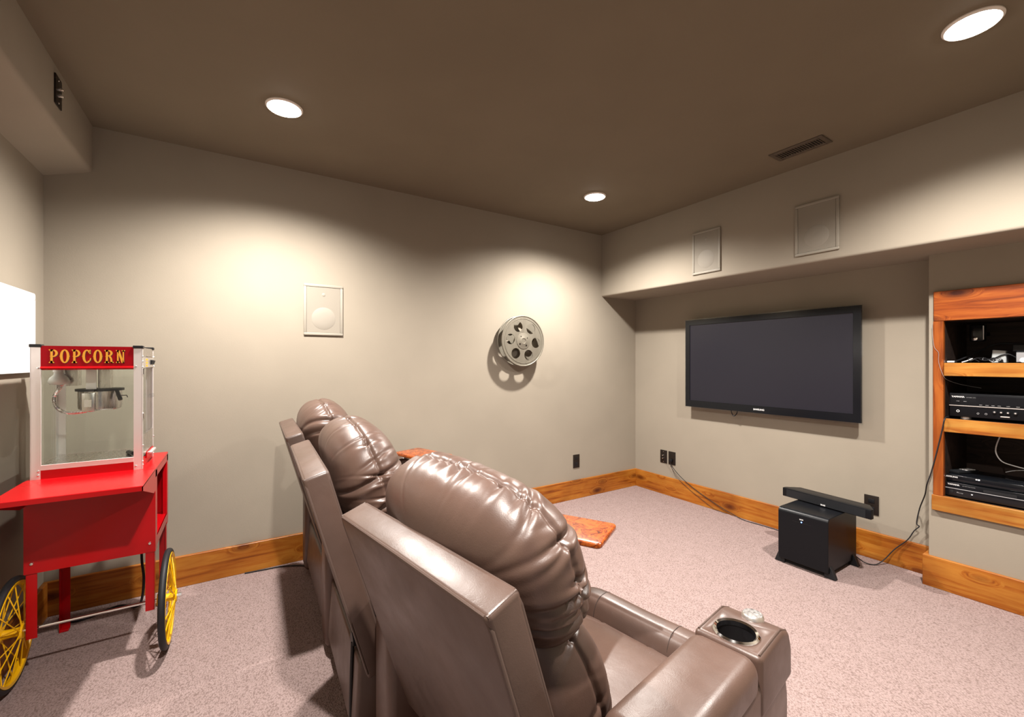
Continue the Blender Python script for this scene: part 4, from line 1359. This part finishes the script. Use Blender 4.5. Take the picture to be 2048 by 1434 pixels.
def cable(name, label, pts, r, m, cat='cable', group=None):
    bm = nb()
    tube(bm, pts, r, 8)
    o = obj(name, bm, m)
    return tag(o, label, cat, group)
cable('power_cable', 'thick black cable arching along the dark back of the top shelf', [(3.52, 0.735, ZS + 0.006), (3.60, 0.715, ZS + 0.025), (3.70, 0.66, 1.365), (3.74, 0.62, 1.395), (3.74, 0.57, 1.405), (3.74, 0.46, 1.392), (3.76, 0.30, 1.385)], 0.005, 'rubber')
cable('white_cable', 'short white plug cord poking out on the top shelf', [(3.44, 0.686, ZS + 0.004), (3.47, 0.672, ZS + 0.012), (3.51, 0.660, ZS + 0.024)], 0.0035, 'white_plastic')
random.seed(5)
for i in range(3):
    pts = []
    cy_ = 0.635 - 0.022 * i
    for k in range(9):
        a_ = k * 0.85 + i
        pts.append((3.50 + 0.03 * i + 0.025 * math.cos(a_), cy_ + 0.035 * math.sin(a_ * 0.7 + i), ZS + 0.006 + 0.022 * abs(math.sin(a_))))
    cable('coiled_cord', ['thin dark cord looped loosely on the top shelf beside the white cord', 'thin dark cord curled before the silver adapter', 'thin grey cord curled against the silver adapter'][i], pts, 0.0022, ['rubber', 'rubber', 'print_dim'][i], group='loose cords on the top shelf')
cable('adapter_cable', 'black cable crossing the face of the silver adapter', [(3.595, 0.605, ZS + 0.02), (3.593, 0.585, ZS + 0.028), (3.593, 0.560, ZS + 0.044), (3.594, 0.535, ZS + 0.048), (3.60, 0.51, ZS + 0.03)], 0.003, 'rubber')
cable('white_loop_cable', 'white cable hanging in a loop behind the media box', [(3.62, 0.566, 0.90), (3.60, 0.582, 0.83), (3.60, 0.583, 0.785), (3.60, 0.563, 0.745), (3.61, 0.528, 0.728), (3.62, 0.46, 0.716), (3.64, 0.34, 0.72)], 0.003, 'white_plastic')
cable('grey_loop_cable', 'thin pale cable lying low behind the media box', [(3.68, 0.56, 0.672), (3.68, 0.52, 0.690), (3.69, 0.46, 0.698), (3.70, 0.36, 0.69)], 0.0018, 'white_plastic')
cable('antenna_wire', 'very thin pale wire down the shelf frame to the middle shelf', [(3.382, 0.797, 1.515), (3.382, 0.789, 1.39), (3.382, 0.770, 1.35), (3.382, 0.769, 1.294), (3.380, 0.748, 1.216), (3.44, 0.738, 1.19), (3.50, 0.70, 1.168), (3.54, 0.63, 1.15)], 0.0008, 'print_dim')
cable('speaker_cable', 'long black cable from the receiver shelf down the wall to the subwoofer', [(3.50, 0.742, 0.983), (3.43, 0.744, 0.984), (3.380, 0.745, 0.972), (3.378, 0.754, 0.912), (3.378, 0.777, 0.78), (3.378, 0.800, 0.661), (3.385, 0.820, 0.585), (3.44, 0.842, 0.51), (3.52, 0.885, 0.405), (3.53, 0.902, 0.307), (3.53, 0.890, 0.290), (3.53, 0.914, 0.254), (3.528, 0.945, 0.188), (3.52, 1.005, 0.11), (3.49, 1.045, 0.04), (3.44, 1.075, 0.006), (3.40, 1.12, 0.012), (3.378, 1.17, 0.05)], 0.0032, 'rubber')
cable('outlet_cord', 'dark cord from the wall plug trailing along the baseboard to the subwoofer', [(3.527, 2.690, 0.338), (3.533, 2.677, 0.297), (3.533, 2.582, 0.217), (3.532, 2.45, 0.146), (3.532, 2.315, 0.09), (3.530, 2.183, 0.045), (3.525, 2.05, 0.012), (3.50, 1.95, 0.005), (3.51, 1.80, 0.005), (3.505, 1.66, 0.005), (3.45, 1.50, 0.005), (3.40, 1.38, 0.02), (3.378, 1.33, 0.06)], 0.0028, 'rubber', group='cords below the television outlet')
cable('outlet_cord', 'thin second cord hanging from the wall plug behind the first', [(3.527, 2.694, 0.338), (3.547, 2.684, 0.27), (3.535, 2.62, 0.20), (3.535, 2.48, 0.115), (3.534, 2.36, 0.06), (3.532, 2.24, 0.012), (3.525, 2.12, 0.004)], 0.0016, 'rubber', group='cords below the television outlet')
cable('far_outlet_cord', 'black cord lying on the carpet against the baseboard behind the far recliner', [(0.05, 3.112, 0.005), (0.16, 3.10, 0.005), (0.24, 3.09, 0.006), (0.33, 3.05, 0.006), (0.42, 2.98, 0.006)], 0.004, 'rubber')
